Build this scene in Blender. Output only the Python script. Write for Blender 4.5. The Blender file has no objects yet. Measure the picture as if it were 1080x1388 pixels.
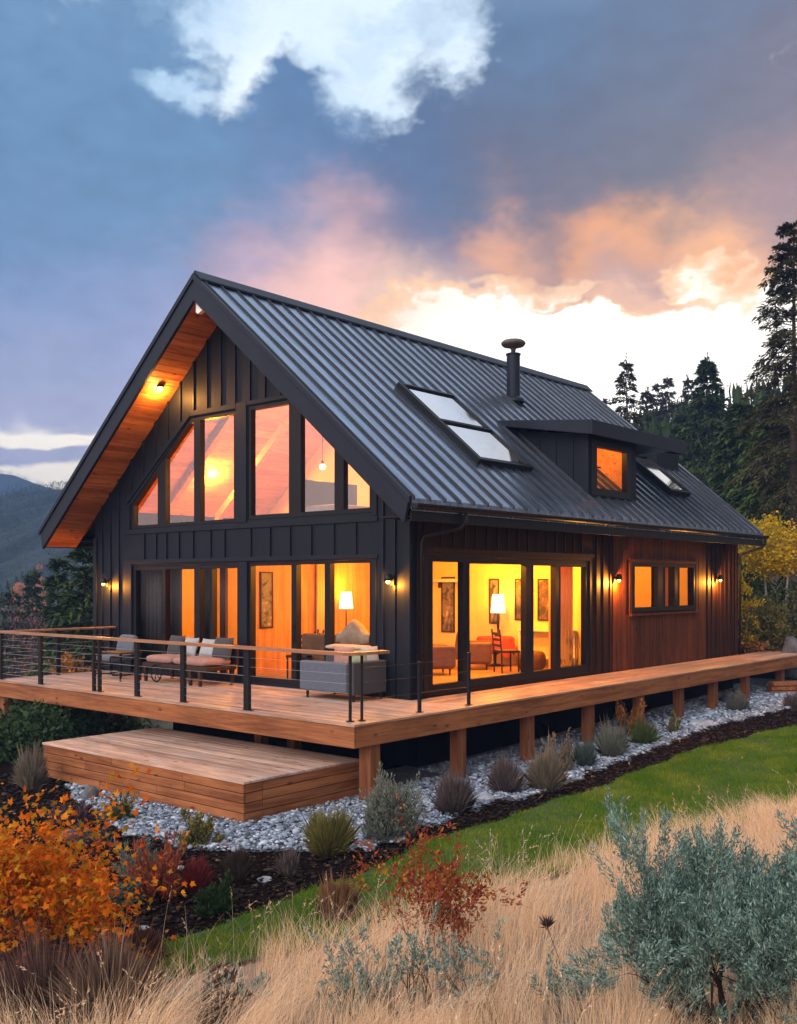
import bpy, math, random
import numpy as np
from mathutils import Vector
from mathutils.geometry import tessellate_polygon
R = math.radians
scene = bpy.context.scene
COL = scene.collection

# ---------------------------------------------------------------- camera
YAW = R(40.5994)
FPX, HOR, CXP = 1358.23, 789.0, 540.0
CAM = np.array([10.92, -13.042, 2.0])
RT = np.array([math.cos(YAW), math.sin(YAW), 0.0])
FW = np.array([-math.sin(YAW), math.cos(YAW), 0.0])
cd = bpy.data.cameras.new('camera')
cam = bpy.data.objects.new('camera', cd)
COL.objects.link(cam)
cam.location = CAM
cam.rotation_euler = (R(90), 0, YAW)
cd.sensor_fit = 'VERTICAL'
cd.sensor_height = 36.0
cd.lens = 36.0 * FPX / 1388.0
cd.shift_y = (HOR - 694.0) / 1388.0
cd.clip_start = 0.1
cd.clip_end = 3000
scene.camera = cam

def at_plane(px, py, n, c):
    n = np.array(n, float)
    d = FW + (px - CXP) / FPX * RT + (HOR - py) / FPX * np.array([0, 0, 1.0])
    return CAM + d * ((c - CAM @ n) / (d @ n))

def at_depth(px, py, dep):
    return CAM + dep * (FW + (px - CXP) / FPX * RT + (HOR - py) / FPX * np.array([0, 0, 1.0]))

def srgb(r, g, b):
    f = lambda c: (c / 255 / 12.92) if c / 255 <= 0.04045 else ((c / 255 + 0.055) / 1.055) ** 2.4
    return (f(r), f(g), f(b))

# ---------------------------------------------------------------- sky
SUN_AZ_PX, SUN_EL = 930.0, R(5.0)
sun_az = math.atan((SUN_AZ_PX - CXP) / FPX)
sd = FW * math.cos(sun_az) + RT * math.sin(sun_az)      # horizontal direction towards the sunset
world = bpy.data.worlds.new('World')
scene.world = world
world.use_nodes = True
NT = world.node_tree
NT.nodes.clear()

class G:
    """tiny helper to write node graphs"""
    def __init__(s, nt): s.nt = nt
    def n(s, t, **k):
        x = s.nt.nodes.new(t)
        for a, b in k.items(): setattr(x, a, b)
        return x
    def put(s, node, idx, v):
        if v is None: return
        if isinstance(v, bpy.types.NodeSocket): s.nt.links.new(v, node.inputs[idx])
        else: node.inputs[idx].default_value = v
    def m(s, op, a, b=None, c=None, clamp=False):
        x = s.n('ShaderNodeMath', operation=op, use_clamp=clamp)
        for i, v in enumerate((a, b, c)): s.put(x, i, v)
        return x.outputs[0]
    def vm(s, op, a, b=None, c=None, out=0):
        x = s.n('ShaderNodeVectorMath', operation=op)
        for i, v in enumerate((a, b, c)): s.put(x, i, v)
        return x.outputs['Value'] if out == 'v' else x.outputs[0]
    def scale(s, v, f):
        x = s.n('ShaderNodeVectorMath', operation='SCALE')
        s.put(x, 0, v); s.put(x, 3, f)
        return x.outputs[0]
    def mix(s, f, a, b):
        x = s.n('ShaderNodeMix', data_type='RGBA')
        s.put(x, 0, f); s.put(x, 6, a); s.put(x, 7, b)
        return x.outputs[2]
    def sm(s, v, lo, hi):
        x = s.n('ShaderNodeMapRange', interpolation_type='SMOOTHSTEP')
        s.put(x, 0, v); s.put(x, 1, lo); s.put(x, 2, hi); x.inputs[3].default_value = 0; x.inputs[4].default_value = 1
        return x.outputs[0]
    def noise(s, vec, scale, detail=5, rough=0.55, dist=0.0, col=False):
        x = s.n('ShaderNodeTexNoise', noise_dimensions='3D')
        s.put(x, 'Vector', vec); s.put(x, 'Scale', scale); s.put(x, 'Detail', detail); s.put(x, 'Roughness', rough)
        s.put(x, 'Distortion', dist)
        return x.outputs['Color'] if col else x.outputs[0]
    def comb(s, x_, y_, z_):
        x = s.n('ShaderNodeCombineXYZ')
        for i, v in enumerate((x_, y_, z_)): s.put(x, i, v)
        return x.outputs[0]

g = G(NT)
tc = g.n('ShaderNodeTexCoord')
dirv = tc.outputs['Generated']
dl = g.vm('DOT_PRODUCT', dirv, tuple(RT), out='v')
df = g.vm('DOT_PRODUCT', dirv, tuple(FW), out='v')
az = g.m('ARCTAN2', dl, df)
sx = g.n('ShaderNodeSeparateXYZ'); NT.links.new(dirv, sx.inputs[0])
el = g.m('ARCSINE', sx.outputs[2])
def azel(px, py):
    a = math.atan((px - CXP) / FPX)
    return a, math.atan((HOR - py) / FPX * math.cos(a))
PX = 1 / FPX
uv0 = g.comb(az, el, 0.0)
# turbulent warp so that every edge is ragged
w1 = g.vm('SUBTRACT', g.noise(g.vm('MULTIPLY', uv0, (1, 1.5, 1)), 9.0, 4, 0.6, col=True), (0.5, 0.5, 0.5))
w2 = g.vm('SUBTRACT', g.noise(g.vm('MULTIPLY', uv0, (1, 1.4, 1)), 34.0, 5, 0.62, col=True), (0.5, 0.5, 0.5))
wf = g.m('ADD', 0.25, g.m('MULTIPLY', g.sm(el, 0.12, 0.26), 0.75))
uv = g.vm('ADD', uv0, g.scale(g.vm('ADD', g.scale(w1, 0.12), g.scale(w2, 0.026)), wf))
uvz = g.vm('MULTIPLY', uv, (1, 1, 0))
def blob(px, py, sx_, sy_):
    a, e = azel(px, py)
    q = g.vm('MULTIPLY', g.vm('SUBTRACT', uvz, (a, e, 0)), (1 / (sx_ * PX), 1 / (sy_ * PX), 0))
    return g.m('POWER', 2.71828, g.m('MULTIPLY', g.vm('DOT_PRODUCT', q, q, out='v'), -1.0))
D = None
for px, py, a_, b_, amp in [
    (40, 210, 300, 330, 1.25), (330, 310, 210, 120, 0.7), (540, 240, 180, 90, 0.8), (900, 110, 290, 210, 1.5),
    (900, 280, 300, 60, 0.5), (180, 490, 250, 95, 0.7), (420, 420, 120, 70, 0.40), (565, 352, 110, 40, 1.15), (700, 330, 130, 40, 0.45),
    (850, 350, 30, 45, 0.9), (830, 403, 85, 8, 1.1), (1080, 335, 120, 40, 0.75), (520, 410, 90, 22, 0.35), (600, 445, 40, 9, 0.5),
    (395, 110, 36, 42, 0.85), (300, 40, 40, 60, -0.2), (600, 100, 50, 35, 0.35),
    (450, 10, 130, 70, -1.5), (330, 110, 30, 55, -0.75), (625, 100, 42, 48, -0.9), (240, 110, 40, 18, -0.8), (530, 100, 40, 45, -0.6), (720, 20, 60, 60, 0.6),
    (545, 180, 40, 12, -0.5), (850, 500, 420, 75, -1.2), (640, 430, 160, 30, -0.4), (900, 362, 60, 24, -0.5), (1010, 345, 40, 12, -0.7),
    (60, 599, 170, 9, -1.2), (60, 616, 230, 10, 1.0), (60, 655, 230, 20, -1.5), (250, 560, 120, 40, 0.5)]:
    t_ = g.m('MULTIPLY', blob(px, py, a_, b_), amp)
    D = t_ if D is None else g.m('ADD', D, t_)
fb = g.noise(g.vm('MULTIPLY', uv, (1, 1.7, 1)), 11.0, 9, 0.60)
D = g.m('ADD', D, g.m('MULTIPLY', g.m('SUBTRACT', fb, 0.5), 1.9))
ed = g.sm(el, 0.18, 0.34)
alpha = g.sm(D, g.m('MULTIPLY', ed, -0.06), 0.90)
wisp = g.noise(g.vm('MULTIPLY', uv, (1, 2.2, 1)), 7.0, 7, 0.55)
def field(anchors):
    S = W = None
    for px, py, col, sg, gain in anchors:
        w = blob(px, py, sg, sg * 0.8)
        w = g.m('ADD', w, 1e-6)
        c = [v * gain for v in srgb(*col)]
        cs = g.scale(tuple(c), w)
        S = cs if S is None else g.vm('ADD', S, cs)
        W = w if W is None else g.m('ADD', W, w)
    return g.scale(S, g.m('DIVIDE', 1.0, W))
cloud = field([
    (40, 40, (110, 146, 184), 170, 1), (60, 250, (92, 130, 168), 170, 1), (250, 240, (98, 136, 174), 110, 1), (120, 430, (134, 150, 190), 130, 1),
    (260, 480, (168, 160, 190), 100, 1), (100, 560, (160, 158, 180), 100, 1), (390, 270, (112, 132, 172), 70, 1), (400, 160, (88, 122, 164), 80, 1),
    (560, 220, (80, 104, 142), 110, 1), (690, 50, (90, 122, 158), 120, 1), (720, 190, (88, 98, 122), 110, 1), (900, 60, (98, 116, 144), 130, 1),
    (900, 190, (108, 104, 112), 110, 1), (1060, 120, (120, 114, 128), 100, 1), (1060, 240, (168, 136, 136), 70, 1), (720, 265, (102, 98, 116), 75, 1),
    (570, 350, (122, 112, 138), 52, 1), (330, 320, (184, 152, 172), 55, 1), (410, 375, (250, 192, 172), 80, 1.08), (470, 290, (206, 160, 160), 48, 1),
    (680, 325, (252, 176, 120), 48, 1.1), (830, 310, (252, 168, 92), 52, 1.1), (960, 325, (248, 178, 118), 55, 1.1), (850, 355, (172, 142, 146), 34, 1),
    (860, 405, (240, 186, 150), 35, 1), (560, 400, (245, 200, 170), 50, 1), (330, 600, (184, 172, 182), 70, 1)])
clear = field([
    (430, 50, (222, 240, 253), 130, 1.05), (330, 130, (244, 251, 255), 60, 1.1), (620, 110, (226, 242, 254), 80, 1.05), (250, 90, (170, 205, 235), 60, 1),
    (850, 460, (255, 252, 246), 170, 1.35), (600, 440, (255, 246, 230), 90, 1.12), (480, 420, (255, 222, 196), 60, 1), (560, 400, (255, 228, 200), 50, 1), (690, 385, (255, 232, 200), 45, 1.05), (400, 470, (238, 198, 190), 70, 1), (330, 560, (225, 200, 200), 80, 1), (1050, 420, (255, 250, 238), 110, 1.3),
    (60, 640, (255, 240, 208), 80, 1.05), (60, 600, (246, 238, 226), 60, 1.0), (240, 650, (250, 226, 204), 80, 1), (870, 335, (255, 222, 172), 60, 1.0)])
tex = g.m('ADD', 0.80, g.m('MULTIPLY', g.noise(g.vm('MULTIPLY', uv0, (1, 1.8, 1)), 24.0, 6, 0.55), 0.40))
# the open sky is veiled by thin high cloud; cloud rims near the sunset catch gold
veil = g.m('MULTIPLY', g.sm(wisp, 0.42, 0.75), g.m('MULTIPLY', g.sm(el, 0.25, 0.40), 0.55))
clear = g.mix(veil, clear, tuple(srgb(150, 184, 216)) + (1,))
rim = g.m('MULTIPLY', g.m('MULTIPLY', alpha, g.m('SUBTRACT', 1.0, alpha)), g.m('MULTIPLY', g.sm(el, 0.40, 0.28), g.sm(az, -0.20, 0.0)))
view = g.mix(alpha, clear, g.scale(cloud, tex))
view = g.mix(g.m('MULTIPLY', rim, 2.4), view, tuple(srgb(255, 190, 118)) + (1,))
# the rest of the dome: open bright evening sky overhead, a pink horizon opposite the sunset
aaz = g.m('ABSOLUTE', az)
fs = g.m('MAXIMUM', g.sm(aaz, 0.50, 0.95), g.sm(el, 0.50, 0.68))
k1 = g.sm(el, 0.06, 0.32)
n3 = g.noise(g.vm('MULTIPLY', dirv, (1, 1, 2.2)), 2.4, 6, 0.58)
AMB = 1.15
pinkc = tuple(v * AMB for v in (1.0, 0.72, 0.68)) + (1,)
zenc = tuple(v * AMB for v in (0.80, 0.92, 1.12)) + (1,)
dome = g.mix(k1, pinkc, zenc)
dome = g.scale(dome, g.m('ADD', 0.55, g.m('MULTIPLY', n3, 0.9)))
# low air glows a little stronger, as it has the haze in front of it
lowgain = g.m('POWER', 2.71828, g.m('DIVIDE', 0.082, g.m('MAXIMUM', el, 0.15)))
# unseen dome to the right is dimmed so that right-facing sides come out darker
side_ = g.m('MULTIPLY', g.sm(az, 0.50, 1.0), g.sm(az, 2.75, 2.0))
side_ = g.m('MULTIPLY', side_, g.sm(el, 1.25, 0.7))
dome = g.scale(dome, g.m('SUBTRACT', 1.0, g.m('MULTIPLY', side_, 0.66)))
cosang = g.vm('DOT_PRODUCT', dirv, tuple(Vector(tuple(-0.80 * FW - 0.60 * RT + np.array([0, 0, 0.62]))).normalized()), out='v')
key = g.m('POWER', g.m('MAXIMUM', cosang, 0.0), 6.0)
dome = g.vm('ADD', dome, g.scale((5.0, 4.3, 3.9), key))  # bright patch added to the unseen sky behind left as a soft key light
full = g.mix(fs, g.scale(view, lowgain), dome)
full = g.mix(g.sm(el, -0.01, -0.05), full, (0.035, 0.03, 0.022, 1))
bg = g.n('ShaderNodeBackground'); NT.links.new(full, bg.inputs[0]); bg.inputs[1].default_value = 1.0
sky = g.n('ShaderNodeTexSky', sky_type='NISHITA', sun_disc=False)
sky.sun_elevation = SUN_EL
sky.sun_rotation = math.atan2(sd[0], sd[1])
bg2 = g.n('ShaderNodeBackground'); NT.links.new(sky.outputs[0], bg2.inputs[0]); bg2.inputs[1].default_value = 0.012
ad = g.n('ShaderNodeAddShader'); NT.links.new(bg.outputs[0], ad.inputs[0]); NT.links.new(bg2.outputs[0], ad.inputs[1])
wo = g.n('ShaderNodeOutputWorld'); NT.links.new(ad.outputs[0], wo.inputs[0])
world.cycles.sampling_method = 'MANUAL'
world.cycles.sample_map_resolution = 512

sl = bpy.data.lights.new('sun', 'SUN')
sl.energy = 1.0; sl.angle = R(12); sl.color = (1.0, 0.72, 0.5)
so = bpy.data.objects.new('sun', sl); COL.objects.link(so)
so.rotation_euler = Vector((-sd[0] * math.cos(SUN_EL), -sd[1] * math.cos(SUN_EL), -math.sin(SUN_EL))).to_track_quat('-Z', 'Y').to_euler()

scene.view_settings.view_transform = 'Standard'
scene.view_settings.look = 'None'
scene.view_settings.exposure = 0.0
scene.view_settings.gamma = 1.0
cy = scene.cycles
cy.max_bounces = 6; cy.diffuse_bounces = 3; cy.glossy_bounces = 3; cy.transmission_bounces = 4
cy.transparent_max_bounces = 14; cy.volume_bounces = 0
cy.sample_clamp_indirect = 4.0
cy.use_denoising = True
cy.caustics_reflective = False; cy.caustics_refractive = False

# ---------------------------------------------------------------- materials
MATS = {}
def base_mat(name):
    m = bpy.data.materials.new(name); m.use_nodes = True
    nt = m.node_tree
    return m, G(nt), nt.nodes['Principled BSDF'], nt
def mat(name, col, rough=0.6, metal=0.0, var=0.15, scale=4.0, stretch=(1, 1, 1), bump=0.0, bscale=None, island=0.0, col2=None, spec=0.5, bdist=0.02):
    m, g, p, nt = base_mat(name)
    t = g.n('ShaderNodeTexCoord')
    v = g.vm('MULTIPLY', t.outputs['Object'], stretch)
    n = g.noise(v, scale, 6, 0.6)
    c2 = col2 or tuple(min(1, c * (1 + var)) for c in col)
    c1 = col if col2 else tuple(c * (1 - var) for c in col)
    c = g.mix(g.sm(n, 0.3, 0.7), c1 + (1,), c2 + (1,))
    if island:
        geo = g.n('ShaderNodeNewGeometry')
        k = g.m('ADD', 1 - island, g.m('MULTIPLY', geo.outputs['Random Per Island'], 2 * island))
        c = g.scale(c, k)
    nt.links.new(c, p.inputs['Base Color'])
    r = g.m('ADD', rough - 0.08, g.m('MULTIPLY', n, 0.16), clamp=True)
    nt.links.new(r, p.inputs['Roughness'])
    p.inputs['Metallic'].default_value = metal
    p.inputs['Specular IOR Level'].default_value = spec
    if bump:
        b = g.n('ShaderNodeBump'); b.inputs['Strength'].default_value = bump; b.inputs['Distance'].default_value = bdist
        nt.links.new(g.noise(v, bscale or scale * 4, 6, 0.65), b.inputs['Height'])
        nt.links.new(b.outputs[0], p.inputs['Normal'])
    MATS[name] = m
    return m
def wood(name, dark, light, axis, rough=0.6, island=0.22, knots=True, fine=1.0, bump=0.25, spec=0.2, grey=0.0):
    m, g, p, nt = base_mat(name)
    t = g.n('ShaderNodeTexCoord'); geo = g.n('ShaderNodeNewGeometry')
    isl = geo.outputs['Random Per Island']
    st = [9.0 * fine] * 3; st[axis] = 0.55 * fine
    off = g.comb(g.m('MULTIPLY', isl, 31.0), g.m('MULTIPLY', isl, 17.0), g.m('MULTIPLY', isl, 23.0))
    v = g.vm('ADD', g.vm('MULTIPLY', t.outputs['Object'], tuple(st)), off)
    n1 = g.noise(v, 1.0, 7, 0.62, 0.6)
    n2 = g.noise(v, 5.0, 4, 0.6)
    f = g.m('ADD', g.m('MULTIPLY', n1, 0.7), g.m('MULTIPLY', n2, 0.3))
    c = g.mix(g.sm(f, 0.34, 0.66), dark + (1,), light + (1,))
    if knots:
        st2 = [5.0] * 3; st2[axis] = 2.2
        vo = g.n('ShaderNodeTexVoronoi'); nt.links.new(g.vm('MULTIPLY', t.outputs['Object'], tuple(st2)), vo.inputs['Vector'])
        vo.inputs['Scale'].default_value = 1.0
        k = g.m('MULTIPLY', g.sm(vo.outputs['Distance'], 0.17, 0.06), 0.75)
        c = g.mix(k, c, tuple(x * 0.28 for x in dark) + (1,))
    # weathering in broad patches
    wn = g.noise(t.outputs['Object'], 0.9, 5, 0.6)
    c = g.scale(c, g.m('ADD', 0.58, g.m('MULTIPLY', wn, 0.84)))
    if grey:
        wg = g.noise(g.vm('ADD', t.outputs['Object'], off), 1.6, 6, 0.65)
        c = g.mix(g.m('MULTIPLY', g.sm(wg, 0.48, 0.72), grey), c, (0.30, 0.27, 0.25, 1))
    c = g.scale(c, g.m('ADD', 1 - island, g.m('MULTIPLY', isl, 2 * island)))
    nt.links.new(c, p.inputs['Base Color'])
    p.inputs['Roughness'].default_value = rough
    p.inputs['Specular IOR Level'].default_value = spec
    b = g.n('ShaderNodeBump'); b.inputs['Strength'].default_value = bump; b.inputs['Distance'].default_value = 0.004
    nt.links.new(n2, b.inputs['Height']); nt.links.new(b.outputs[0], p.inputs['Normal'])
    MATS[name] = m
    return m
def leafm(name, cols, rough=0.6, trans=0.3):
    m, g, p, nt = base_mat(name)
    geo = g.n('ShaderNodeNewGeometry')
    rp = g.n('ShaderNodeValToRGB'); e = rp.color_ramp
    while len(e.elements) < len(cols): e.elements.new(0.5)
    for i, c in enumerate(cols):
        e.elements[i].position = i / max(1, len(cols) - 1); e.elements[i].color = c + (1,)
    nt.links.new(geo.outputs['Random Per Island'], rp.inputs[0])
    nt.links.new(rp.outputs[0], p.inputs['Base Color'])
    p.inputs['Roughness'].default_value = rough
    p.inputs['Specular IOR Level'].default_value = 0.08
    tr = g.n('ShaderNodeBsdfTranslucent'); nt.links.new(rp.outputs[0], tr.inputs[0])
    mx = g.n('ShaderNodeMixShader'); mx.inputs[0].default_value = trans
    nt.links.new(p.outputs[0], mx.inputs[1]); nt.links.new(tr.outputs[0], mx.inputs[2])
    nt.links.new(mx.outputs[0], nt.nodes['Material Output'].inputs[0])
    MATS[name] = m
    return m
def emit(name, col, s):
    m = bpy.data.materials.new(name); m.use_nodes = True; nt = m.node_tree; nt.nodes.clear()
    g = G(nt); e = g.n('ShaderNodeEmission'); e.inputs[0].default_value = col + (1,); e.inputs[1].default_value = s
    o = g.n('ShaderNodeOutputMaterial'); nt.links.new(e.outputs[0], o.inputs[0])
    MATS[name] = m
    return m
def glass(name, fac, tint=(1, 1, 1), rough=0.0, ior=1.5):
    m = bpy.data.materials.new(name); m.use_nodes = True; nt = m.node_tree; nt.nodes.clear()
    g = G(nt)
    t = g.n('ShaderNodeBsdfTransparent'); t.inputs[0].default_value = tint + (1,)
    gl = g.n('ShaderNodeBsdfGlossy'); gl.inputs['Roughness'].default_value = rough
    tcx = g.n('ShaderNodeTexCoord')
    b = g.n('ShaderNodeBump'); b.inputs['Strength'].default_value = 0.05; b.inputs['Distance'].default_value = 0.05
    nt.links.new(g.noise(tcx.outputs['Object'], 0.9, 2, 0.5), b.inputs['Height']); nt.links.new(b.outputs[0], gl.inputs['Normal'])
    fr = g.n('ShaderNodeFresnel'); fr.inputs[0].default_value = ior
    f = g.m('ADD', g.m('MULTIPLY', fr.outputs[0], 1.0), fac, clamp=True)
    mx = g.n('ShaderNodeMixShader'); nt.links.new(f, mx.inputs[0])
    nt.links.new(t.outputs[0], mx.inputs[1]); nt.links.new(gl.outputs[0], mx.inputs[2])
    o = g.n('ShaderNodeOutputMaterial'); nt.links.new(mx.outputs[0], o.inputs[0])
    MATS[name] = m
    return m

SIDING = mat('charcoal_siding', (0.0062, 0.0080, 0.0135), 0.55, var=0.18, scale=1.5, stretch=(6, 6, 0.5), bump=0.12, bscale=9, island=0.12, spec=0.18)
TRIM = mat('charcoal_trim', (0.0066, 0.0086, 0.0142), 0.5, var=0.15, scale=2.0, island=0.1, bump=0.08, spec=0.18)
FASCIA = mat('slate_fascia', (0.0095, 0.0125, 0.021), 0.45, var=0.15, scale=1.6, bump=0.06, spec=0.18)
FRAME = mat('black_frame', (0.007, 0.007, 0.008), 0.42, var=0.1, spec=0.18)
BLACKM = mat('black_metal', (0.015, 0.015, 0.017), 0.4, 0.3, var=0.15, scale=8, spec=0.18)
SIDEDARK = mat('dark_brown_siding', (0.026, 0.009, 0.004), 0.6, var=0.35, scale=2.0, stretch=(7, 7, 0.4), bump=0.2, bscale=8, island=0.25, spec=0.18)
LITWOOD = wood('lamplit_boards', (0.038, 0.0095, 0.0026), (0.12, 0.031, 0.0075), 2, 0.6, 0.3)  # side wall wood with the wall lamps' glow put into its colour
ROOFM = mat('blue_grey_metal_roof', (0.185, 0.24, 0.325), 0.26, 0.9, var=0.32, scale=1.5, stretch=(0.5, 4.5, 0.5), bump=0.05, bscale=1.6, bdist=0.05)
SEAM = mat('shaded_roof_seam', (0.016, 0.018, 0.024), 0.5, 0.2, var=0.2)  # shade on the rib sides put into the colour, darker than the roof
SOFFIT = wood('cedar_soffit', (0.26, 0.075, 0.018), (0.52, 0.18, 0.045), 1, 0.5, 0.28)
DECKX = wood('deck_board_x', (0.24, 0.130, 0.085), (0.50, 0.32, 0.235), 0, 0.5, 0.26, grey=0.6)
DECKY = wood('deck_board_y', (0.23, 0.115, 0.068), (0.48, 0.29, 0.19), 1, 0.45, 0.24, grey=0.45)
RIMX = wood('rim_cedar_x', (0.15, 0.045, 0.015), (0.34, 0.125, 0.045), 0, 0.6, 0.16)
RIMY = wood('rim_cedar_y', (0.15, 0.045, 0.015), (0.34, 0.125, 0.045), 1, 0.6, 0.16)
POSTW = wood('post_cedar', (0.12, 0.038, 0.014), (0.26, 0.095, 0.036), 2, 0.65, 0.2)
RAILW = wood('rail_wood', (0.20, 0.085, 0.045), (0.36, 0.18, 0.10), 0, 0.45, 0.15)
FOUND = mat('dark_foundation', (0.006, 0.0055, 0.005), 0.9, var=0.3, scale=2, spec=0.0)
INWOODZ = wood('interior_wood_wall', (0.40, 0.18, 0.06), (0.62, 0.33, 0.13), 2, 0.5, 0.15, knots=False)
INWOODY = wood('interior_wood_ceiling', (0.42, 0.19, 0.07), (0.66, 0.36, 0.15), 1, 0.5, 0.2)
CREAM = mat('cream_plaster', (0.78, 0.60, 0.26), 0.8, var=0.06, scale=2, bump=0.05)
INFLOOR = wood('interior_oak_floor', (0.30, 0.16, 0.07), (0.46, 0.27, 0.13), 0, 0.4, 0.2, knots=False)
GLASS_UP = glass('glass_upper', 0.23, (0.96, 0.97, 0.98))
GLASS_LOW = glass('glass_lower', 0.012, (0.97, 0.98, 0.98), ior=1.2)
GLASS_SIDE = glass('glass_side', 0.0, (0.97, 0.98, 0.98), ior=1.25)
SKYGLASS = glass('glass_skylight', 0.78, (0.5, 0.55, 0.6), 0.06)
CURT_Y = leafm('amber_curtain', [(0.75, 0.50, 0.20), (0.80, 0.55, 0.25)], 0.85, 0.5)
CURT_D = mat('dark_curtain', (0.022, 0.021, 0.023), 0.85, var=0.25, scale=3, stretch=(8, 8, .3))
CURT_B = mat('brown_curtain', (0.10, 0.045, 0.02), 0.85, var=0.25, scale=3, stretch=(8, 8, .3))
BULB = emit('warm_bulb', (1.0, 0.50, 0.10), 16.0)
BULB2 = emit('warm_bulb_soft', (1.0, 0.62, 0.22), 14.0)
SHADE = emit('glowing_lamp_shade', (1.0, 0.66, 0.27), 5.0)
FABG = mat('blue_grey_fabric', (0.085, 0.098, 0.125), 0.95, var=0.2, scale=40, bump=0.35, bscale=180, bdist=0.004)
FABD = mat('charcoal_wicker', (0.038, 0.037, 0.040), 0.85, var=0.4, scale=60, bump=0.5, bscale=120, bdist=0.005)
FABP = mat('dusty_pink_fabric', (0.30, 0.155, 0.12), 0.9, var=0.15, scale=12, bump=0.2, bscale=120, bdist=0.004)
FABW = mat('off_white_fabric', (0.30, 0.30, 0.30), 0.9, var=0.1, scale=10, bump=0.2, bscale=120, bdist=0.004)
FABC = mat('cream_fabric', (0.36, 0.26, 0.18), 0.9, var=0.15, scale=10, bump=0.2, bscale=90, bdist=0.004)
FABGR = mat('sage_fabric', (0.22, 0.27, 0.16), 0.9, var=0.25, scale=14, bump=0.2, bscale=90, bdist=0.004)
FABBR = mat('brown_fabric', (0.11, 0.05, 0.022), 0.8, var=0.2, scale=10, bump=0.15, bscale=60)
LEATH = mat('brown_leather', (0.10, 0.045, 0.022), 0.45, var=0.25, scale=8, bump=0.15, bscale=40)
FABO = mat('rust_fabric', (0.42, 0.17, 0.05), 0.85, var=0.15, scale=10, bump=0.15, bscale=60)
FABR = mat('red_cloth', (0.40, 0.05, 0.025), 0.85, var=0.2, scale=8)
DARKW = wood('dark_furniture_wood', (0.018, 0.010, 0.007), (0.05, 0.026, 0.016), 0, 0.5, 0.2, knots=False)
PAINTW = mat('white_paint', (0.75, 0.72, 0.66), 0.5, var=0.05)
# picture: dark abstract canvas
def canvas(name, c1, c2, c3, sc):
    m, g, p, nt = base_mat(name)
    t = g.n('ShaderNodeTexCoord')
    n = g.noise(t.outputs['Object'], sc, 6, 0.65, 1.0)
    a = g.mix(g.sm(n, 0.38, 0.52), c1 + (1,), c2 + (1,))
    a = g.mix(g.sm(n, 0.56, 0.66), a, c3 + (1,))
    nt.links.new(a, p.inputs['Base Color']); p.inputs['Roughness'].default_value = 0.6
    MATS[name] = m
    return m
CANV1 = canvas('dark_leaf_canvas', (0.02, 0.015, 0.01), (0.10, 0.05, 0.02), (0.5, 0.28, 0.10), 7.0)
CANV2 = canvas('misty_canvas', (0.03, 0.03, 0.035), (0.18, 0.17, 0.17), (0.5, 0.42, 0.34), 4.0)

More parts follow.
